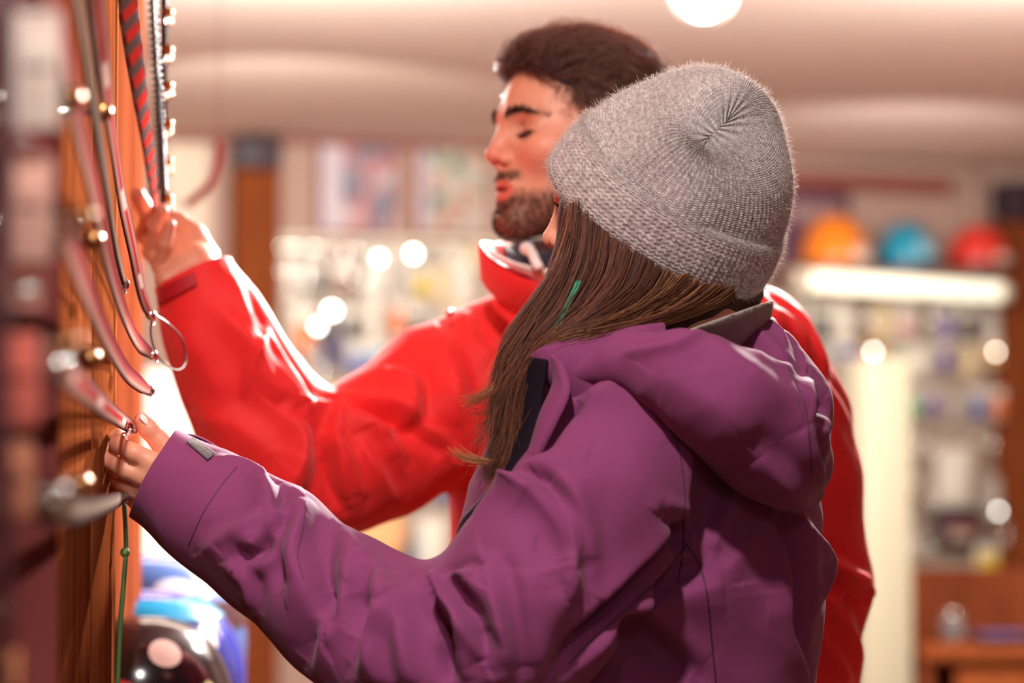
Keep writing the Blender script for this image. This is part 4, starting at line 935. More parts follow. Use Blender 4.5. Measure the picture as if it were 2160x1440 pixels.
# ------------------------------------------------------------------ plum jacket
SL = pst([(1335, 945, 2.335, 150), (1250, 1080, 2.29, 172), (1130, 1250, 2.265, 188), (1010, 1400, 2.27, 196), (890, 1392, 2.285, 176), (735, 1290, 2.33, 148), (565, 1155, 2.38, 127), (455, 1080, 2.41, 112), (322, 997, 2.445, 106)])
FL = pst([(1400, 960, 2.60, 150), (1400, 1200, 2.66, 150), (1400, 1420, 2.68, 140), (1300, 1720, 2.62, 90)])
TW = pst([(1380, 850, 2.47, 225), (1392, 940, 2.47, 290), (1380, 1020, 2.47, 328), (1362, 1100, 2.47, 372), (1345, 1230, 2.47, 392), (1330, 1440, 2.47, 380), (1335, 1720, 2.47, 390)])
YW = TW[2][0][1]
def plum_sdf(p):
    q = squash(p, YW, 1.14); T = [(np.array([c[0], YW, c[2]]), r) for c, r in TW]
    f = chain(q, T, .015)
    f = smin(f, chain(p, pst([(1310, 880, 2.33, 120), (1380, 830, 2.46, 110), (1400, 860, 2.60, 110)]), .03), .05)
    f = smin(f, chain(p, FL, .02), .03)
    f = smin(f, chain(p, SL, .035), .022)
    a, r = SL[-1]; b = SL[-2][0]; d = a-b; d = d-FW*(d@FW); d /= np.linalg.norm(d)
    f = smax(f, (p-a)@d, .002)
    f = smax(f, -(p[:, 2]-TW[-1][0][2]+.02), .006)
    nk = P(1360, 800, 2.46); f = smax(f, -cone(p, nk-[0, 0, .03], nk+[-.02, 0, .16], .07, .09), .012)
    return f
lo = np.array([P(270, 0, 2.45)[0]-.01, 2.12, TW[-1][0][2]-.03]); hi = np.array([P(1760, 0, 2.47)[0]+.02, 2.80, P(0, 730, 2.4)[2]])
pV, pQ = sculpt(plum_sdf, lo, hi, .0085, 1); pV, pQ = subdiv(pV, pQ); pV = project(plum_sdf, pV, 1)
pB = bvh_of(pV, pQ)
PF = [
 # forearm
 ([(545, 1005), (572, 1060), (560, 1120), (520, 1170)], 9, 14, 8), ([(600, 1045), (560, 1100), (555, 1160), (500, 1180)], -7, 11, 8), ([(470, 965), (520, 985), (560, 1020)], 5, 12, 8),
 ([(480, 1180), (520, 1230), (530, 1280)], 5, 12, 8), ([(430, 1160), (500, 1120), (560, 1090)], 5, 12, 9), ([(640, 1060), (630, 1150), (640, 1210), (680, 1340)], 8, 22, 9), ([(700, 1110), (690, 1220), (690, 1300)], -7, 13, 9),
 ([(760, 1160), (800, 1230), (830, 1280)], 7, 22, 10), ([(820, 1290), (790, 1350), (800, 1440)], 8, 20, 9), ([(850, 1240), (850, 1330), (870, 1440)], 8, 20, 10), ([(745, 1250), (780, 1310), (740, 1400)], -6, 14, 10),
 # elbow crook folds
 ([(905, 1232), (920, 1290), (945, 1330)], -11, 9, 7), ([(945, 1300), (940, 1380), (950, 1440)], -12, 9, 8), ([(930, 1235), (985, 1220), (1010, 1230)], 8, 10, 7), ([(930, 1230), (990, 1330), (1020, 1390)], 9, 12, 7),
 ([(985, 1250), (1020, 1310), (1022, 1400)], -8, 10, 8), ([(1025, 1190), (1050, 1260), (1058, 1350), (1060, 1440)], 10, 17, 9), ([(1000, 1230), (1010, 1280), (1030, 1330)], 6, 10, 7),
 ([(1075, 1030), (1130, 1060), (1180, 1130), (1190, 1240)], 9, 22, 9), ([(1150, 1030), (1185, 1100), (1195, 1180)], -9, 16, 10), ([(1120, 1200), (1110, 1300), (1120, 1400)], 5, 24, 14),
 ([(1190, 1240), (1150, 1340), (1130, 1440)], 5, 24, 14), ([(1000, 1090), (1100, 1010), (1200, 960)], 5, 22, 12),
 # shoulder, armpit and back
 ([(1075, 1025), (1140, 1040), (1195, 1110), (1205, 1250)], 8, 12, 7), ([(1110, 1060), (1150, 1110), (1175, 1200)], -9, 22, 14), ([(690, 1230), (660, 1320), (640, 1400)], -6, 18, 10), ([(780, 1200), (770, 1280), (745, 1340)], -7, 14, 10), ([(600, 1090), (590, 1170), (600, 1240)], -6, 12, 8), ([(520, 1190), (560, 1180), (590, 1130)], 5, 8, 6), ([(1230, 1000), (1210, 1100), (1230, 1200)], 4, 26, 14), ([(1560, 960), (1600, 1100), (1610, 1250)], -5, 22, 12),
 ([(1440, 1130), (1350, 1230), (1260, 1330), (1190, 1400)], -13, 12, 9), ([(1430, 1110), (1330, 1200), (1240, 1300)], 5, 14, 9), ([(1400, 1090), (1440, 1120), (1420, 1170)], -6, 10, 8),
 ([(1300, 1290), (1370, 1350), (1460, 1430)], -9, 20, 12), ([(1330, 1280), (1420, 1260), (1520, 1240)], 7, 24, 12), ([(1500, 1160), (1540, 1060), (1565, 960)], 6, 18, 9), ([(1480, 1180), (1530, 1200), (1600, 1110)], 5, 22, 12),
 ([(1600, 1040), (1640, 1200), (1660, 1340), (1700, 1440)], 9, 26, 9), ([(1640, 1070), (1680, 1200), (1690, 1330)], -8, 18, 14), ([(1700, 1120), (1745, 1180), (1730, 1260)], 7, 18, 12),
 ([(1340, 800), (1400, 860), (1430, 920)], 4, 22, 12), ([(1440, 900), (1445, 1000), (1440, 1090)], 4, 16, 9), ([(1150, 880), (1230, 850), (1300, 810)], 7, 18, 10), ([(1100, 1000), (1160, 930), (1220, 880)], 5, 16, 9), ([(1130, 960), (1180, 900), (1230, 850)], -9, 12, 9)]
pV = pV+normals(pV, pQ)*wrinkle(pV, .0026, .15, 11)[:, None]
pV = fold_strokes(pV, pQ, PF, pB)
coat = link('plum_jacket', mesh_fast('plum_jacket', pV, pQ), M['purple'], woman)
pB = bvh_of(pV, pQ)
def seam(pts, parent, r=.0009, m='purple_seam', bvh=pB, sink=.0):
    q = spline(np.array(pts, float), 10*len(pts)); H = [hit_px(bvh, *x) for x in q]; H = [h for h in H if h is not None]
    if len(H) > 3:
        b = MB(); b.tube(H, r, 6); return b.build('seam', M[m], parent)
seam([(1300, 795), (1345, 835), (1400, 880), (1432, 950), (1442, 1040), (1441, 1150), (1430, 1230)], coat)
seam([(1441, 1140), (1475, 1190), (1492, 1260), (1500, 1340), (1510, 1440)], coat)
seam([(1445, 1155), (1360, 1250), (1260, 1340), (1200, 1400)], coat)
seam([(500, 985), (470, 1020), (430, 1080), (398, 1150)], coat, .0007)
seam([(646, 1062), (640, 1110), (628, 1170), (640, 1220)], coat, .0006)
patch('hook_and_loop_strip', [(391, 930), (405, 922), (458, 958), (440, 972)], mat('grey_velcro', S(120, 112, 112), .95, bump=(900, 1, .002), var=.35, varscale=500), coat, .004, .003, (14, 6), pB)
leaf('cuff_tab', [(380, 932, 2.425), (392, 917, 2.44), (420, 922, 2.445), (456, 942, 2.44), (473, 962, 2.425)], [(383, 930, 2.46), (398, 922, 2.48), (425, 930, 2.485), (456, 950, 2.475), (470, 964, 2.46)], M['purple'], coat, .0028, (24, 5))

# front edge: zip, storm flap, standing collar
fe = [(1112, 752, 2.335), (1100, 830, 2.335), (1090, 905, 2.33), (1068, 975, 2.32), (1020, 1045, 2.31), (978, 1095, 2.31), (962, 1140, 2.315), (930, 1200, 2.32), (905, 1245, 2.325)]
leaf('zip_facing', [(x+2, y, d-.018) for x, y, d in fe], [(x+46, y+6, d-.036) for x, y, d in fe], M['black_zip'], coat, .004, (50, 6), .004)
leaf('inner_front', [(x-2, y+4, d+.04) for x, y, d in fe], [(x+10, y+4, d+.22) for x, y, d in fe], M['purple_dark'], coat, .005, (40, 6))
leaf('storm_flap', [(1152, 738, 2.315), (1168, 800, 2.30), (1140, 870, 2.29), (1122, 930, 2.285), (1104, 985, 2.285), (1080, 1020, 2.285)],
     [(1190, 770, 2.29), (1202, 830, 2.270), (1172, 900, 2.265), (1146, 950, 2.265), (1122, 1000, 2.27), (1100, 1030, 2.28)], M['purple'], coat, .004, (40, 8), .010)
b = MB(); b.tube(spline([P(x+14, y, d+.004) for x, y, d in fe], 60), .0022, 6); b.build('zip_teeth', M['black_zip'], coat)
b = MB(); b.box(P(1004, 1086, 2.298), (.004, .003, .010), Matrix.Rotation(.5, 3, 'Y'), .001); b.build('zip_pull', M['chrome'], coat)
leaf('standing_collar', [(1116, 748, 2.318), (1160, 724, 2.308), (1240, 702, 2.308), (1330, 690, 2.32), (1400, 680, 2.34)],
     [(1170, 830, 2.325), (1200, 850, 2.31), (1260, 840, 2.30), (1340, 800, 2.30), (1420, 800, 2.32)], M['purple'], coat, .006, (36, 8), .008, .002)
# hood lying on the back
HD = pst([(1218, 785, 2.31, 36), (1330, 762, 2.295, 50), (1440, 790, 2.27, 86), (1540, 850, 2.27, 112), (1620, 920, 2.30, 118), (1662, 990, 2.35, 88)])
HE = pst([(1568, 694, 2.43, 58), (1610, 760, 2.42, 70), (1640, 860, 2.40, 105), (1655, 960, 2.40, 92)])
HG = pst([(1560, 700, 2.52, 60), (1400, 700, 2.60, 55), (1250, 720, 2.56, 40)])
def hood_sdf(p):
    f = smin(chain(p, HD, .03), chain(p, HE, .03), .04); f = smin(f, chain(p, HG, .03), .03)
    c = P(1440, 640, 2.44); f = smax(f, -ell(p, c, (.088, .115, .062), rot_axes(8, 0, 0)), .008)
    return f
V, Q = sculpt(hood_sdf, np.array([P(1150, 0, 2.3)[0], 2.15, P(0, 1110, 2.4)[2]-.02]), np.array([P(1790, 0, 2.4)[0], 2.72, P(0, 600, 2.4)[2]]), .0075, 1)
V, Q = subdiv(V, Q); V = project(hood_sdf, V, 1)
HF = [([(1320, 745), (1420, 730), (1500, 690), (1570, 650)], 4, 6, 5), ([(1560, 670), (1620, 730), (1660, 790)], 6, 14, 8), ([(1590, 660), (1640, 700), (1668, 770)], 5, 10, 7), ([(1500, 720), (1600, 800), (1690, 860)], 4, 26, 14),
      ([(1700, 800), (1705, 870), (1735, 930)], 7, 16, 8), ([(1740, 850), (1720, 900), (1740, 960)], -6, 12, 8), ([(1690, 900), (1720, 980), (1725, 1050)], 6, 18, 9), ([(1600, 960), (1660, 1020), (1700, 1060)], 6, 20, 10), ([(1400, 800), (1500, 850), (1580, 920)], 3, 26, 16)]
V = V+normals(V, Q)*wrinkle(V, .0022, .13, 5)[:, None]; V = fold_strokes(V, Q, HF)
hood = link('hood', mesh_fast('hood', V, Q), M['purple'], woman)
hB = bvh_of(V, Q)
o = seam([(1660, 770), (1690, 830), (1705, 900), (1712, 1000)], hood, .0008, bvh=hB)
c = P(1440, 640, 2.44); f2 = lambda p: smax(smax(ell(p, c, (.0895, .1165, .0635), rot_axes(8, 0, 0)), -ell(p, c, (.079, .106, .053), rot_axes(8, 0, 0)), .001), np.maximum(P(1330, 0, 2.4)[0]-p[:, 0], p[:, 2]-(P(0, 660, 2.5)[2]-.36*(P(1560, 0, 2.5)[0]-p[:, 0]))), .002)
V, Q = sculpt(f2, c-[.10, .13, .08], c+[.10, .13, .02], .004, 1)
link('hood_lining', mesh_fast('hood_lining', V, Q), M['greyliner'], hood)
trousers(woman, HIPW, [(HIPW[0]-.06, 2.38), (HIPW[0]+.04, 2.56)])

# ------------------------------------------------------------------ beanie
BO = P(1380, 474, 2.45); T_ = math.radians(27)
bc = np.array([.835, 0, -.55]); bc /= np.linalg.norm(bc); bi = np.array([.55, 0, .835]); bi /= np.linalg.norm(bi)
bn = math.cos(T_)*bi+math.sin(T_)*np.array([0, -1., 0]); bm_ = math.cos(T_)*np.array([0, -1., 0])-math.sin(T_)*bi
A_, B_2, H_ = .1165, .090, .178
def loc2w(q): return BO+q[:, :1]*bc+q[:, 1:2]*bm_+q[:, 2:]*bn
NR = 108
def dome(u, v, off):
    th = v*math.pi/2; r = np.cos(th)**.86; h = np.sin(th)**1.0
    s = np.stack([r*np.cos(u), r*np.sin(u), h], 1); s /= np.linalg.norm(s, axis=1, keepdims=True)
    ph = math.radians(37)*v**1.6; c, sn = np.cos(ph), np.sin(ph); y = s[:, 1]*c+s[:, 2]*sn; z = -s[:, 1]*sn+s[:, 2]*c
    q = np.stack([s[:, 0]*A_, y*B_2*(1+.10*np.clip(z, 0, 1)), z*H_], 1)
    q[:, 0] += .012*np.clip(z, 0, 1)**2*0
    nn = np.stack([q[:, 0]/A_**2, q[:, 1]/B_2**2, q[:, 2]/H_**2], 1); nn /= np.linalg.norm(nn, axis=1, keepdims=True)
    w_ = np.exp(-((1-v)/.22)**2); q += np.array([.003, -.013, .008])[None]*(np.cos(u+np.pi/2)*w_)[:, None]
    slouch = .0035*np.sin(3.1*s[:, 0]*2+4*z)+.003*np.sin(5*y+7*s[:, 0]+1.2)
    return q+nn*(off+slouch)[:, None], nn
nu, nv = NR*6, 150; u = np.linspace(0, 2*np.pi, nu, endpoint=False); v = np.linspace(.03, 1.0, nv); U, Vv = np.meshgrid(u, v); U = U.ravel(); Vv = Vv.ravel()
amp = .0006*np.clip((1-Vv)*6, .15, 1); gath = -.0002*np.exp(-((1-Vv)/.03)**2)
rib = amp*np.cos(U*NR)+gath+.0011*np.cos(U*18+2)*np.exp(-((1-Vv)/.12)**2)
q, nn = dome(U, Vv, rib)
ii = np.arange(nu*(nv-1)).reshape(nv-1, nu); Fq = np.stack([ii, np.roll(ii, -1, 1), np.roll(ii, -1, 1)+nu, ii+nu], -1).reshape(-1, 4)
def knit_mat(name, nrib, rows, base, dark, cuff=False):
    m = bpy.data.materials.new(name); m.use_nodes = True; nt = m.node_tree; b = nt.nodes['Principled BSDF']; b.inputs['Roughness'].default_value = .95; b.inputs['Specular IOR Level'].default_value = .1; b.inputs['Sheen Weight'].default_value = .6; b.inputs['Sheen Roughness'].default_value = .4
    at = nt.nodes.new('ShaderNodeAttribute'); at.attribute_name = 'knit'; sp = nt.nodes.new('ShaderNodeSeparateXYZ'); nt.links.new(at.outputs['Vector'], sp.inputs[0])
    def N(op, a, b_=None):
        n = nt.nodes.new('ShaderNodeMath'); n.operation = op
        for i, s in enumerate((a, b_)):
            if s is None: continue
            if isinstance(s, (int, float)): n.inputs[i].default_value = s
            else: nt.links.new(s, n.inputs[i])
        return n.outputs[0]
    x, y = sp.outputs[0], sp.outputs[1]
    ph = N('MULTIPLY', N('PINGPONG', x, .5), 1.2 if not cuff else .5)        # v-shaped stitches
    st = N('SINE', N('MULTIPLY', N('ADD', y, ph), 6.2832)); rb = N('COSINE', N('MULTIPLY', x, 6.2832))
    tc = nt.nodes.new('ShaderNodeTexCoord'); nz = nt.nodes.new('ShaderNodeTexNoise'); nz.inputs['Scale'].default_value = 420; nz.inputs['Detail'].default_value = 3; nt.links.new(tc.outputs['Object'], nz.inputs['Vector'])
    n2 = nt.nodes.new('ShaderNodeTexNoise'); n2.inputs['Scale'].default_value = 1; n2.inputs['Detail'].default_value = 2
    cx = nt.nodes.new('ShaderNodeCombineXYZ'); nt.links.new(N('MULTIPLY', x, .9), cx.inputs[0]); nt.links.new(N('MULTIPLY', y, .55), cx.inputs[1]); nt.links.new(cx.outputs[0], n2.inputs['Vector'])
    h = N('ADD', N('MULTIPLY', st, .5), N('ADD', N('MULTIPLY', rb, .25 if not cuff else .35), N('MULTIPLY', nz.outputs[0], 1.6)))
    bp = nt.nodes.new('ShaderNodeBump'); bp.inputs['Strength'].default_value = .9; bp.inputs['Distance'].default_value = .0007; nt.links.new(h, bp.inputs['Height']); nt.links.new(bp.outputs[0], b.inputs['Normal'])
    r = nt.nodes.new('ShaderNodeValToRGB'); r.color_ramp.elements[0].position = .38; r.color_ramp.elements[1].position = .62; r.color_ramp.elements[0].color = dark; r.color_ramp.elements[1].color = base
    nt.links.new(N('ADD', N('MULTIPLY', n2.outputs[0], .75), N('MULTIPLY', nz.outputs[0], .25)), r.inputs[0]); nt.links.new(r.outputs[0], b.inputs['Base Color']); return m
def set_knit(me, X, Y):
    a = me.attributes.new('knit', 'FLOAT_VECTOR', 'POINT'); a.data.foreach_set('vector', np.stack([X, Y, 0*X], 1).astype(np.float32).ravel())
me = mesh_fast('beanie', loc2w(q), Fq); set_knit(me, U/(2*np.pi)*NR, Vv*70)
beanie = link('beanie', me, knit_mat('knit_crown', NR, 70, S(198, 184, 180), S(160, 145, 143)), woman)
# turned-up cuff: rolled profile round the head
prof = [(-.004, -.001), (-.006, .004), (-.0052, .020), (-.004, .038), (-.0035, .050), (-.001, .0565), (.0035, .0585), (.0075, .0565), (.0095, .051), (.0105, .036), (.0108, .018), (.0100, .004), (.0070, -.0025), (.002, -.0045), (-.004, -.001)]
pp = spline(np.array(prof), 90); nuc = 900; u = np.linspace(0, 2*np.pi, nuc, endpoint=False); K = len(pp)
U = np.tile(u, K); R0 = np.repeat(pp[:, 0], nuc); Z0 = np.repeat(pp[:, 1], nuc); kk = np.repeat(np.arange(K), nuc)
wob = .0022*np.sin(3*U+1)+.0012*np.sin(7*U); zz = Z0+.0025*np.sin(2*U+.5)
base = np.stack([(A_-.0005)*np.cos(U), (B_2-.0005)*np.sin(U), zz], 1); sc = np.sqrt(np.clip(1-(np.clip(zz, 0, 1)/H_)**2, .2, 1))
nrm = np.stack([np.cos(U)/A_, np.sin(U)/B_2, 0*U], 1); nrm /= np.linalg.norm(nrm, axis=1, keepdims=True)
q = base*np.stack([sc, sc, np.ones_like(sc)], 1)+nrm*(R0+.3*wob+.0004*np.cos(U*110)*(R0 > 0)+.0002*np.sin(kk*2*np.pi/2.5)*(R0 > .004))[:, None]
ii = np.arange(nuc*(K-1)).reshape(K-1, nuc); Fc = np.stack([ii, np.roll(ii, -1, 1), np.roll(ii, -1, 1)+nuc, ii+nuc], -1).reshape(-1, 4)[:, ::-1]
me = mesh_fast('cuff', loc2w(q), Fc); set_knit(me, U/(2*np.pi)*110, kk*.55)
cuff = link('cuff', me, knit_mat('knit_cuff', 96, 30, S(192, 176, 172), S(148, 131, 130), True), beanie)
# wool fuzz
def fuzz(name, nfz, getp, parent, L=(.0025, .006)):
    Pp, Nn = getp(nfz); d = Nn+RNG.normal(size=Pp.shape)*.55; d /= np.linalg.norm(d, axis=1, keepdims=True); cv = RNG.normal(size=Pp.shape); t = np.linspace(0, 1, 4)
    Ln = RNG.uniform(L[0], L[1], nfz); G = Pp[:, None]+d[:, None]*(Ln[:, None]*t)[:, :, None]+cv[:, None]*(Ln[:, None]*.35*t*t)[:, :, None]
    hair_tubes(name, G, np.full((nfz, 4), .00011), M['fuzz'], parent)
M['fuzz'] = translucent(mat('wool_fuzz', S(226, 216, 212), .8), .5)
def gp(n_):
    u = RNG.uniform(0, 2*np.pi, n_); v = 1-RNG.uniform(0, 1, n_)**.6; q, nn = dome(u, v*.97+.02, np.zeros(n_)); w_ = loc2w(q); return w_, nn[:, :1]*bc+nn[:, 1:2]*bm_+nn[:, 2:]*bn
fuzz('wool_fuzz', 15000, gp, beanie)
def gc(n_):
    u = RNG.uniform(0, 2*np.pi, n_); k = RNG.integers(22, 80, n_); z_ = pp[k, 1]; s_ = np.sqrt(1-(np.clip(z_, 0, 1)/H_)**2); nr = np.stack([np.cos(u)/A_, np.sin(u)/B_2, 0*u], 1); nr /= np.linalg.norm(nr, axis=1, keepdims=True)
    q = np.stack([A_*np.cos(u)*s_, B_2*np.sin(u)*s_, z_+.0025*np.sin(2*u+.5)], 1)+nr*pp[k, 0][:, None]; nr[:, 2] += (z_ > .05)*.8-(z_ < .003)*.8; nr /= np.linalg.norm(nr, axis=1, keepdims=True)
    return loc2w(q), nr[:, :1]*bc+nr[:, 1:2]*bm_+nr[:, 2:]*bn
fuzz('wool_fuzz', 9000, gc, cuff)

# ------------------------------------------------------------------ long hair
GD = [
 [(1210, 385, 2.405), (1208, 455, 2.385), (1186, 545, 2.37), (1130, 630, 2.355), (1075, 710, 2.345), (1052, 790, 2.34), (1040, 850, 2.335), (985, 848, 2.33)],
 [(1218, 400, 2.395), (1214, 485, 2.375), (1182, 585, 2.36), (1122, 680, 2.345), (1075, 770, 2.335), (1062, 850, 2.33), (1062, 930, 2.325), (1040, 980, 2.32)],
 [(1225, 425, 2.385), (1218, 520, 2.365), (1185, 620, 2.35), (1130, 712, 2.335), (1088, 795, 2.325), (1066, 880, 2.32), (1058, 950, 2.31), (1022, 1030, 2.305)],
 [(1258, 468, 2.375), (1245, 560, 2.355), (1200, 645, 2.34), (1144, 712, 2.33), (1096, 790, 2.325), (1072, 870, 2.32), (1060, 950, 2.315), (1030, 1010, 2.31)],
 [(1310, 515, 2.365), (1290, 590, 2.35), (1235, 655, 2.335), (1172, 706, 2.326), (1108, 770, 2.326), (1080, 850, 2.322), (1068, 930, 2.318), (1046, 1000, 2.312)],
 [(1370, 555, 2.36), (1340, 615, 2.345), (1275, 665, 2.33), (1215, 700, 2.322), (1170, 726, 2.33), (1150, 745, 2.345), (1140, 765, 2.36), (1130, 790, 2.375)],
 [(1440, 585, 2.365), (1400, 628, 2.35), (1330, 670, 2.332), (1255, 700, 2.318), (1195, 722, 2.314), (1160, 745, 2.32), (1143, 765, 2.335), (1126, 790, 2.35)],
 [(1515, 605, 2.38), (1465, 640, 2.365), (1385, 672, 2.345), (1300, 694, 2.325), (1230, 708, 2.315), (1185, 722, 2.318), (1170, 740, 2.33), (1154, 760, 2.345)],
 [(1560, 612, 2.41), (1510, 642, 2.39), (1430, 668, 2.368), (1350, 688, 2.345), (1285, 704, 2.33), (1240, 716, 2.33), (1215, 730, 2.34), (1200, 750, 2.35)],
 [(1592, 600, 2.46), (1560, 630, 2.45), (1500, 655, 2.43), (1430, 675, 2.40), (1370, 690, 2.38), (1330, 704, 2.37), (1300, 718, 2.37), (1280, 735, 2.37)]]
GW = np.array([[P(*q) for q in g] for g in GD])
def strands(n, spread, K=22, gl=(0, 9), extra=.0, seed=1, push=0.0):
    r = np.random.default_rng(seed); a = r.uniform(gl[0], gl[1]-1e-4, n); i = a.astype(int); f = (a-i)[:, None, None]
    ctrl = GW[i]*(1-f)+GW[i+1]*f; t = np.linspace(0, 7, K); j = np.clip(t.astype(int), 0, 6); ft = (t-j)[None, :, None]
    p0 = ctrl[:, np.clip(j-1, 0, 7)]; p1 = ctrl[:, j]; p2 = ctrl[:, j+1]; p3 = ctrl[:, np.clip(j+2, 0, 7)]
    G = .5*((2*p1)+(-p0+p2)*ft+(2*p0-5*p1+4*p2-p3)*ft*ft+(-p0+3*p1-3*p2+p3)*ft**3)
    s = np.linspace(0, 1, K)[None, :, None]
    nc = 90; cc = np.floor(a/9*nc).astype(int); co = np.random.default_rng(5).normal(size=(nc+1, 3))*np.array([.006, .004, .004])
    G = G+co[cc][:, None]*(.3+.7*s)*spread+r.normal(size=(n, 1, 3))*np.array([.0022, .0035, .0022])*(.5+1.0*s**1.6)*(1+extra)
    ph = r.uniform(0, 6.3, (n, 1, 1)); fr = r.uniform(2.5, 5.5, (n, 1, 1)); G = G+np.sin(s*fr*2+ph)*r.normal(size=(n, 1, 3))*np.array([.0030, .002, .0016])*s*(1+2*extra)
    G[:, :, 1] -= push*r.uniform(0, 1, (n, 1)); L = np.where(a < 5, r.uniform(.60, 1.0, n), r.uniform(.75, 1, n)); return G, a, L
def cut(G, L):
    n, K, _ = G.shape; t = L[:, None]*np.linspace(0, K-1, K)[None]; j = np.clip(t.astype(int), 0, K-2); f = (t-j)[..., None]; i = np.arange(n)[:, None]; return G[i, j]*(1-f)+G[i, j+1]*f
# solid under-mass
def mass(p):
    f = None
    for gi in range(0, 9):
        g = GW[gi]; c = chain(p, [(g[k]+np.array([.008, .022+.002*gi, 0]), r_) for k, r_ in zip(range(0, 4), (.020, .019, .015, .007))], .01); f = c if f is None else smin(f, c, .012)
    g = GW[9]; c = chain(p, [(g[k]+np.array([-.004, .016, 0]), .013) for k in range(0, 5)], .01); return smin(f, c, .012)
V, Q = sculpt(mass, GW.reshape(-1, 3).min(0)-.04, GW.reshape(-1, 3).max(0)+.05, .006, 1)
me = mesh_fast('long_hair', V, Q); set_col(me, np.tile(np.array(S(66, 38, 34)[:3]), (len(V), 1))); lh_ = link('long_hair', me, M['hairsolid'], woman)
G, a, L = strands(6500, 1.0, push=.008); G = cut(G, L)
hue = np.array(S(108, 64, 50)[:3]); cl = np.random.default_rng(9).uniform(.68, 1.4, 60)[(a/9*59).astype(int)]
cols = hue*(cl*RNG.uniform(.7, 1.35, len(a)))[:, None]; gold = (a > 5.4) & (RNG.uniform(size=len(a)) < .45); cols[gold] = np.array(S(186, 128, 78)[:3])*RNG.uniform(.7, 1.2, (gold.sum(), 1))  # golden strands: light on the lower fringe put into the hair colour
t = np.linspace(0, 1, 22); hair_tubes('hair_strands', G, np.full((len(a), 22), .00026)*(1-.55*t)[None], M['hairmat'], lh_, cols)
G, a, L = strands(420, 1.6, extra=1.6, gl=(0, 4.5), seed=4); G = cut(G, L); cols = np.array(S(172, 104, 70)[:3])*RNG.uniform(.7, 1.3, (len(a), 1))
hair_tubes('hair_strands', G, np.full((len(a), 22), .00018)*(1-.5*t)[None], M['hairmat'], lh_, cols)
# two loose locks flicking out in front of the red jacket
def lock(px, n, sp, seed, col, rad=.00022):
    r = np.random.default_rng(seed); g = spline(np.array([P(*q) for q in px]), 20); s = np.linspace(0, 1, 20)[None, :, None]
    G = g[None]+r.normal(size=(n, 1, 3))*np.array([.0015, .002, .0015])*(.6+sp*s**2)+np.sin(s*r.uniform(3, 7, (n, 1, 1))+r.uniform(0, 6, (n, 1, 1)))*r.normal(size=(n, 1, 3))*.0022*s*sp*.5
    G = cut(G, r.uniform(.7, 1, n)); hair_tubes('loose_lock', G, np.full((n, 20), rad)*(1-.5*s[0, :, 0])[None], M['hairmat'], lh_, np.array(col[:3])*r.uniform(.7, 1.3, (n, 1)))
lock([(1090, 720, 2.335), (1068, 770, 2.33), (1048, 812, 2.325), (1012, 838, 2.32), (976, 848, 2.315)], 170, 2.0, 21, S(190, 120, 80))
lock([(1080, 940, 2.31), (1050, 972, 2.305), (1010, 972, 2.30), (975, 962, 2.30), (950, 945, 2.295)], 90, 2.0, 22, S(214, 150, 104))
lock([(1100, 780, 2.32), (1084, 860, 2.315), (1076, 930, 2.31), (1058, 1000, 2.305), (1030, 1050, 2.30)], 260, 2.6, 23, S(160, 92, 62))
# green dyed lock
lock([(1220, 594, 2.338), (1208, 622, 2.333), (1190, 655, 2.328), (1172, 690, 2.322), (1166, 706, 2.32)], 40, .3, 24, S(80, 190, 150), .0003)
# ================================================================== wall of straps on the left
WX = -.41
def planks(name, x, seams, z0, z1, m, th=.03):
    b = MB()
    for a, c in zip(seams[:-1], seams[1:]): b.box((x-th/2, (a+c)/2, (z0+z1)/2), (th, c-a-.004, z1-z0), None, .003)
    b.box((x-th*.8, (seams[0]+seams[-1])/2, (z0+z1)/2), (th*.4, seams[-1]-seams[0], z1-z0)); return tag(b.build(name, m), kind='structure')
planks('wall_near_left', WX, [.2, .5, .8, 1.1, 1.4, 1.67, 1.93, 2.145, 2.363, 2.49], 0, CZ, M['oak'])
planks('wall_far_left', -.50, [2.52, 2.75, 3.04, 3.16, 3.27], 0, CZ, M['oak_dark'])
b = MB(); b.box((-.378, 1.17, 1.3), (.064, 1.36, 2.1), None, .006); tag(b.build('rack_board', mat('maroon_board', S(92, 44, 42), .85, spec=0)), 'dark maroon rack board carrying the swing tags at the left edge', 'board')
b = MB(); b.box((WX-.014, 2.497, CZ/2), (.030, .012, CZ), None, .003); tag(b.build('trim_3', mat('pale_wood_edge', S(176, 104, 62), .8, spec=0)), kind='structure')
b = MB(); b.box((-.514, 3.277, CZ/2), (.026, .012, CZ), None, .003); tag(b.build('trim_4', M['oak_dark']), kind='structure')

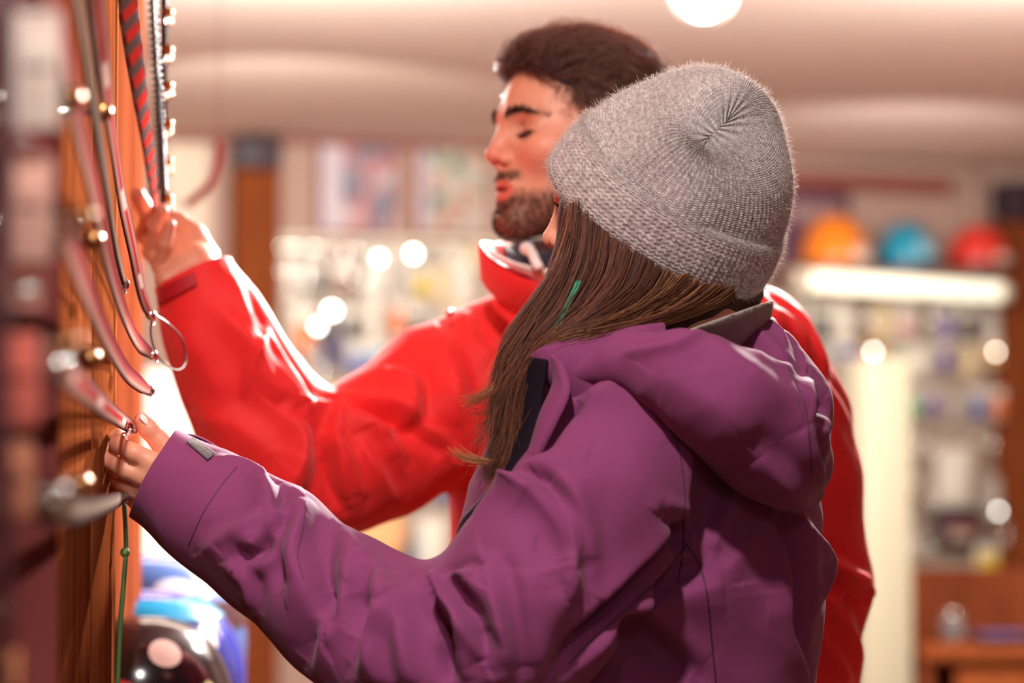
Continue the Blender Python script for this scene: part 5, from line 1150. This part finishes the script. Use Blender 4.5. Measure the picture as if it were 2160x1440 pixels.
def xd(px): return 5100*(.27+.115*min(1, max(0, (px-110)/190)))/(1080-px)
RIBM = {}
def rib_mat(kind):
    if kind in RIBM: return RIBM[kind]
    m = attr_color(mat('strap_'+kind, S(200, 80, 80), .6, spec=0)); RIBM[kind] = m; return m
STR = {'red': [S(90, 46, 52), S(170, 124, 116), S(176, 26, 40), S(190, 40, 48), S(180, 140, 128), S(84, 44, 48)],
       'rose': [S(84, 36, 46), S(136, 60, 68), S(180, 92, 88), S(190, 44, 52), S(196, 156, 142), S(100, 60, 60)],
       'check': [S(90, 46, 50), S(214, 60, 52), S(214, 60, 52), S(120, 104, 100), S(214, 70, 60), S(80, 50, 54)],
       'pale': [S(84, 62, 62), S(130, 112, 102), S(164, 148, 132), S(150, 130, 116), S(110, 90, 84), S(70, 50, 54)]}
def strap(path, label, kind, width=.015, peg=True, nm='decorated_strap', nrm=(.75, -.66, 0), clasp=True):
    p = spline(np.array([P(x, y, d if d else xd(x)) for x, y, d in path]), 60); K = len(p); T = np.gradient(p, axis=0); T /= np.linalg.norm(T, axis=1, keepdims=True)
    n0 = np.array(nrm, float); V = []; C = []; pal = STR[kind]; cols = 12
    for k in range(K):
        s = np.cross(T[k], n0); s /= np.linalg.norm(s); nn = np.cross(s, T[k]); ww = width*(1-.45*max(0, (k-K*.88)/(K*.12)))*(1.15-.65*k/K)
        for i in range(cols):
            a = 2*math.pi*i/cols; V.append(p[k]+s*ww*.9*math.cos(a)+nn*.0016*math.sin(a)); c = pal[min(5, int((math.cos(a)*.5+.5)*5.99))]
            if kind == 'check' and (k//2) % 2: c = S(110, 96, 96)
            if kind == 'red' and (k//3) % 5 == 0 and abs(math.cos(a)) < .4: c = S(230, 200, 190)
            C.append(c)
    Fs = [(k*cols+i, k*cols+(i+1) % cols, (k+1)*cols+(i+1) % cols, (k+1)*cols+i) for k in range(K-1) for i in range(cols)]
    r = empty(nm, p[0], label, 'strap', 'decorated straps on the wood board')
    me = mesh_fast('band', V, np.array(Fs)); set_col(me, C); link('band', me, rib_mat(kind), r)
    e = p[-1]; tdir = T[-1]
    if clasp:
        b = MB(); b.lathe([(.0045, -.006), (.0058, -.002), (.005, .004), (.003, .010)], e, tdir, 14); b.build('clasp', M['chrome'], r)
        b = MB(); b.tube([e+tdir*.012+np.array([0, math.cos(a), math.sin(a)])*.005 for a in np.linspace(0, 2*math.pi, 16)], .0010, 6); b.build('split_ring', M['chrome'], r)
    if peg:
        b = MB(); a = p[0]; b.tube([(WX-.01, a[1], a[2]), (a[0]+.012, a[1], a[2]+.003)], .003, 8); b.build('peg', M['chrome'], r)
        b = MB(); b.sphere((a[0]+.014, a[1], a[2]+.004), .0075, 14, 10); b.build('peg_ball', M['gold'] if kind in ('rose', 'red') else M['chrome'], r)
    return r
def pegball(px, py, X, m, label, rr=.009):
    d = xd(px); c = P(px, py, d); r = empty('wall_peg', c, label, 'peg', 'metal pegs on the wood board')
    b = MB(); b.tube([(WX-.01, c[1], c[2]), (c[0], c[1], c[2])], .0035, 8); b.build('rod', M['chrome'], r); b = MB(); b.sphere(c, rr, 16, 12); b.build('ball_tip', m, r)
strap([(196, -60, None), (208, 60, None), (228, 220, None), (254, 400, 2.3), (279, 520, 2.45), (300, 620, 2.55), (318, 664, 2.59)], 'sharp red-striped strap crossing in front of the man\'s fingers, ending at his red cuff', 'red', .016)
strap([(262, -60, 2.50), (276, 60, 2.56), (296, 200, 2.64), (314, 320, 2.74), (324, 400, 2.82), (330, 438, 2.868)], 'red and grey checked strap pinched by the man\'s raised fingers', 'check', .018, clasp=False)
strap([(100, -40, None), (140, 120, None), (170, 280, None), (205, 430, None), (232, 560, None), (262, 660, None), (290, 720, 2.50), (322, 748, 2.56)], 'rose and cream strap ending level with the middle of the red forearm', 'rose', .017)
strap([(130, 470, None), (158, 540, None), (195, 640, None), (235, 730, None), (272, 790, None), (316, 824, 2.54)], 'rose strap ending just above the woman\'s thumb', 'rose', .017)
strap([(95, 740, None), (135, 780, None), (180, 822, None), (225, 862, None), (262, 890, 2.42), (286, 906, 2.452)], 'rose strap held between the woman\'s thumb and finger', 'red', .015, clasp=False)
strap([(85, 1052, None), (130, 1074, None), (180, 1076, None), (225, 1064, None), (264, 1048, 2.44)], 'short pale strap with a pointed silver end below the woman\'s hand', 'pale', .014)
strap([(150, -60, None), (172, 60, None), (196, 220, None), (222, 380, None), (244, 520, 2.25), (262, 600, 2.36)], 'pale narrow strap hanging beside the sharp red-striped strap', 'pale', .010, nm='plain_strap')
for px, py, X, m, lb in ((216, 236, -.385, 'gold', 'brass ball peg beside the pale narrow strap, near the top of the board'), (150, 205, -.365, 'gold', 'brass ball peg left of the pale narrow strap, near the top of the board'), (142, 486, -.36, 'chrome', 'silver ball peg where the second rose strap begins'),
                     (196, 506, -.375, 'gold', 'brass ball peg beside the second rose strap, level with the man\'s wrist'), (120, 772, -.36, 'chrome', 'silver ball peg where the strap held by the woman begins'), (190, 756, -.37, 'gold', 'brass ball peg just above the strap held by the woman'), (112, 1062, -.36, 'chrome', 'silver ball peg holding the short pale strap'), (170, 1022, -.365, 'gold', 'brass ball peg just above the short pale strap')):
    pegball(px, py, X, M[m], lb, .0085)
# swing tags close to the camera
def hang_tag(px, py, w_, h_, d, col, label, rot=-.2):
    c = P(px, py, d); r = empty('swing_tag', c, label, 'tag', 'swing tags nearest the camera on the left'); W = PR(w_, d); H = PR(h_, d)
    R = Matrix.Rotation(rot, 3, 'Z'); b = MB(); b.box(c, (W, .004, H), R, .0018); b.build('card', mat('tag_card', col, .6, var=.08, varscale=40), r)
    b = MB(); b.box(c+np.array([0, -.004, H*.18]), (W*.7, .003, H*.3), R, .001); b.build('printed_panel', mat('tag_print', tuple(min(1, q*1.25) for q in col[:3])+(1,), .5), r)
    a = c+np.array([0, 0, H/2]); b = MB(); b.tube([a-np.array([0, 0, .006]), a+np.array([-.006, .004, .014]), (c[0]-.012, c[1]+.006, a[2]+.02)], .0009, 6); b.build('loop', M['black'], r)
    b = MB(); b.tube([(WX-.01, c[1]+.006, a[2]+.02), (c[0], c[1]+.006, a[2]+.022)], .0028, 8); b.sphere((c[0]+.002, c[1]+.006, a[2]+.023), .005); b.build('peg', M['chrome'], r)
hang_tag(78, 150, 104, 250, 1.36, S(236, 216, 204), 'pale cream swing tag, blurred, uppermost at the left edge')
hang_tag(66, 440, 92, 230, 1.38, S(226, 176, 160), 'pink-beige swing tag, blurred, second from the top at the left edge', -.3)
hang_tag(50, 610, 84, 90, 1.40, S(206, 150, 140), 'dusty rose swing tag, small and blurred, third from the top at the left edge', -.3)
hang_tag(40, 800, 96, 200, 1.37, S(216, 110, 96), 'coral swing tag, blurred, fourth from the top at the left edge', -.3)
hang_tag(30, 1010, 90, 160, 1.37, S(196, 126, 96), 'tan swing tag, blurred, fifth from the top at the left edge', -.3)
hang_tag(6, 1412, 76, 84, 1.37, S(240, 160, 110), 'peach swing tag, blurred, at the bottom left corner', -.2)
pts = [P(2+8*math.sin(i), y, 1.25) for i, y in enumerate(range(-80, 1560, 160))]
r = empty('dark_strap', pts[0], 'dark maroon strap hanging at the extreme left edge, blurred', 'strap')
b = MB(); V, Fs = tube_data(spline(pts, 50), .0052, 8); b.add(V, Fs, True); b.build('band', mat('maroon_webbing', S(74, 24, 34), .6), r)
b = MB(); b.tube([(WX-.01, pts[0][1], pts[0][2]), tuple(pts[0])], .003, 8); b.build('peg', M['chrome'], r)
# black rail with brass studs, coiled black cord
c = P(346, 0, 2.97); zb = P(346, 440, 2.97)[2]
r = empty('stud_rail', (c[0], c[1], zb), 'thin dark rail with a column of brass studs above the man\'s raised hand', 'rail')
b = MB(); b.tube([(c[0], c[1], CZ), (c[0], c[1], zb)], .0045, 8); b.build('rail_bar', M['black'], r)
for y in (-50, 25, 104, 180, 260, 340, 418):
    q = P(356, y, 2.96); b = MB(); b.sphere(q, .0058, 14, 10); b.tube([q, (c[0], c[1], q[2])], .002, 6); b.build('stud', M['gold'], r)
    b = MB(); b.tube([q+np.array([.004*math.cos(a), 0, -.010+.008*math.sin(a)]) for a in np.linspace(0, 2*math.pi, 16)], .0009, 5); b.build('ring', M['gold'], r)
ctr = spline(np.array([P(318, -60, 2.78), P(326, 80, 2.8), P(334, 220, 2.82), P(338, 330, 2.84), P(342, 400, 2.85)]), 420); a = np.arange(420)*.62
hel = ctr+np.stack([.0055*np.cos(a), .0055*np.sin(a), 0*a], 1)
r = empty('coiled_cord', ctr[0], 'dark coiled cord hanging beside the checked strap, above the raised hand', 'cord')
b = MB(); b.tube(hel, .0013, 5); b.build('coil', mat('grey_coil', S(96, 84, 90), .3, metal=.5), r)
b = MB(); b.tube([(ctr[0][0], ctr[0][1], CZ), ctr[0], ctr[10]], .0012, 6); b.build('hanging_line', M['black'], r)
b = MB(); b.tube(ctr[::20], .0028, 6); b.build('core', M['black'], r)
# wire ring hanging from the sharp strap
r = empty('wire_loop', P(322, 668, 2.60), 'thin dark wire loop hanging by the man\'s red cuff', 'loop')
b = MB(); b.tube(spline([P(322, 668, 2.60), P(318, 700, 2.61), P(326, 735, 2.62), P(348, 768, 2.64), P(376, 780, 2.67), P(392, 760, 2.70), P(384, 715, 2.70), P(352, 680, 2.66), P(326, 664, 2.61)], 50), .0011, 6); b.build('wire', M['black'], r)
b = MB(); b.sphere(P(322, 664, 2.60), .0042, 12, 8); b.build('bead', M['chrome'], r)
# green cord
r = empty('green_cord', P(268, 1120, 2.47), 'thin green cord hanging at the edge of the wood board below the plum cuff', 'cord')
b = MB(); b.tube(spline([P(262, 1060, 2.50), P(266, 1150, 2.49), P(260, 1240, 2.48), P(252, 1350, 2.48), P(244, 1560, 2.48)], 30), .0026, 8); b.build('line', mat('green_line', S(70, 104, 56), .5), r)
b = MB(); b.sphere(P(264, 1165, 2.488), .0052, 12, 8); b.build('knot', mat('green_knot', S(90, 120, 60), .6), r)
b = MB(); b.tube([P(262, 1060, 2.50), (WX, 2.497, P(262, 1058, 2.50)[2])], .0018, 6); b.build('peg', M['chrome'], r)

# ================================================================== ski helmets on the low shelf behind the board
SZ = P(300, 1650, 3.0)[2]
r = empty('low_shelf', (-.43, 3.3, 0), 'wooden shelf unit behind the board carrying three glossy helmets', 'shelf')
b = MB(); b.box((-.44, 3.42, SZ-.015), (.42, 1.1, .03), None, .004); b.build('shelf_board', M['oak'], r)
b = MB(); b.box((-.44, 3.90, SZ/2-.016), (.40, .03, SZ-.03), None, .003); b.build('end_panel', M['oak_dark'], r)
b = MB(); b.box((-.44, 2.92, SZ/2-.016), (.40, .03, SZ-.03), None, .003); b.build('end_panel', M['oak_dark'], r)
def big_helmet(px, ptop, d, R, label, c_shell, stripes, marks):
    top = P(px, ptop, d); H = top[2]-SZ; base = np.array([top[0], top[1], SZ+.001])
    r = empty('ski_helmet', base, label, 'helmet', 'glossy helmets on the low shelf behind the board')
    prof = [(R*.90, 0), (R*.97, H*.12)]+[(R*math.cos(a)**.75, H*(.45+.55*math.sin(a))) for a in np.linspace(0.0, 1.5, 16)]
    m = mat('shell_'+label.split()[0], c_shell, .16, coat=.3); b = MB(); b.lathe(prof, base, n=48, sq=(1, 1.0)); sh = b.build('shell', m, r)
    for k, (a0, a1, col) in enumerate(stripes):
        pr = [(R*1.012*math.cos(a)**.75+.0012, H*(.45+.55*math.sin(a))+.0014) for a in np.linspace(math.radians(a0), math.radians(a1), 8)]
        V = []; n = 48
        for (q, z) in pr:
            for i in range(n): t = 2*math.pi*i/n; V.append(base+np.array([q*math.cos(t), q*math.sin(t), z]))
        Fs = [(j*n+i, j*n+(i+1) % n, (j+1)*n+(i+1) % n, (j+1)*n+i) for j in range(7) for i in range(n)]
        b = MB(); b.add(V, Fs, True); o = b.build('colour_band', mat('band_'+label.split()[0], col, .2, coat=.2), r)
    b = MB(); b.tube([base+np.array([R*.97*math.cos(t), R*.97*math.sin(t), H*.1]) for t in np.linspace(0, 2*math.pi, 40)], .006, 8); b.build('rim_trim', M['black'], r)
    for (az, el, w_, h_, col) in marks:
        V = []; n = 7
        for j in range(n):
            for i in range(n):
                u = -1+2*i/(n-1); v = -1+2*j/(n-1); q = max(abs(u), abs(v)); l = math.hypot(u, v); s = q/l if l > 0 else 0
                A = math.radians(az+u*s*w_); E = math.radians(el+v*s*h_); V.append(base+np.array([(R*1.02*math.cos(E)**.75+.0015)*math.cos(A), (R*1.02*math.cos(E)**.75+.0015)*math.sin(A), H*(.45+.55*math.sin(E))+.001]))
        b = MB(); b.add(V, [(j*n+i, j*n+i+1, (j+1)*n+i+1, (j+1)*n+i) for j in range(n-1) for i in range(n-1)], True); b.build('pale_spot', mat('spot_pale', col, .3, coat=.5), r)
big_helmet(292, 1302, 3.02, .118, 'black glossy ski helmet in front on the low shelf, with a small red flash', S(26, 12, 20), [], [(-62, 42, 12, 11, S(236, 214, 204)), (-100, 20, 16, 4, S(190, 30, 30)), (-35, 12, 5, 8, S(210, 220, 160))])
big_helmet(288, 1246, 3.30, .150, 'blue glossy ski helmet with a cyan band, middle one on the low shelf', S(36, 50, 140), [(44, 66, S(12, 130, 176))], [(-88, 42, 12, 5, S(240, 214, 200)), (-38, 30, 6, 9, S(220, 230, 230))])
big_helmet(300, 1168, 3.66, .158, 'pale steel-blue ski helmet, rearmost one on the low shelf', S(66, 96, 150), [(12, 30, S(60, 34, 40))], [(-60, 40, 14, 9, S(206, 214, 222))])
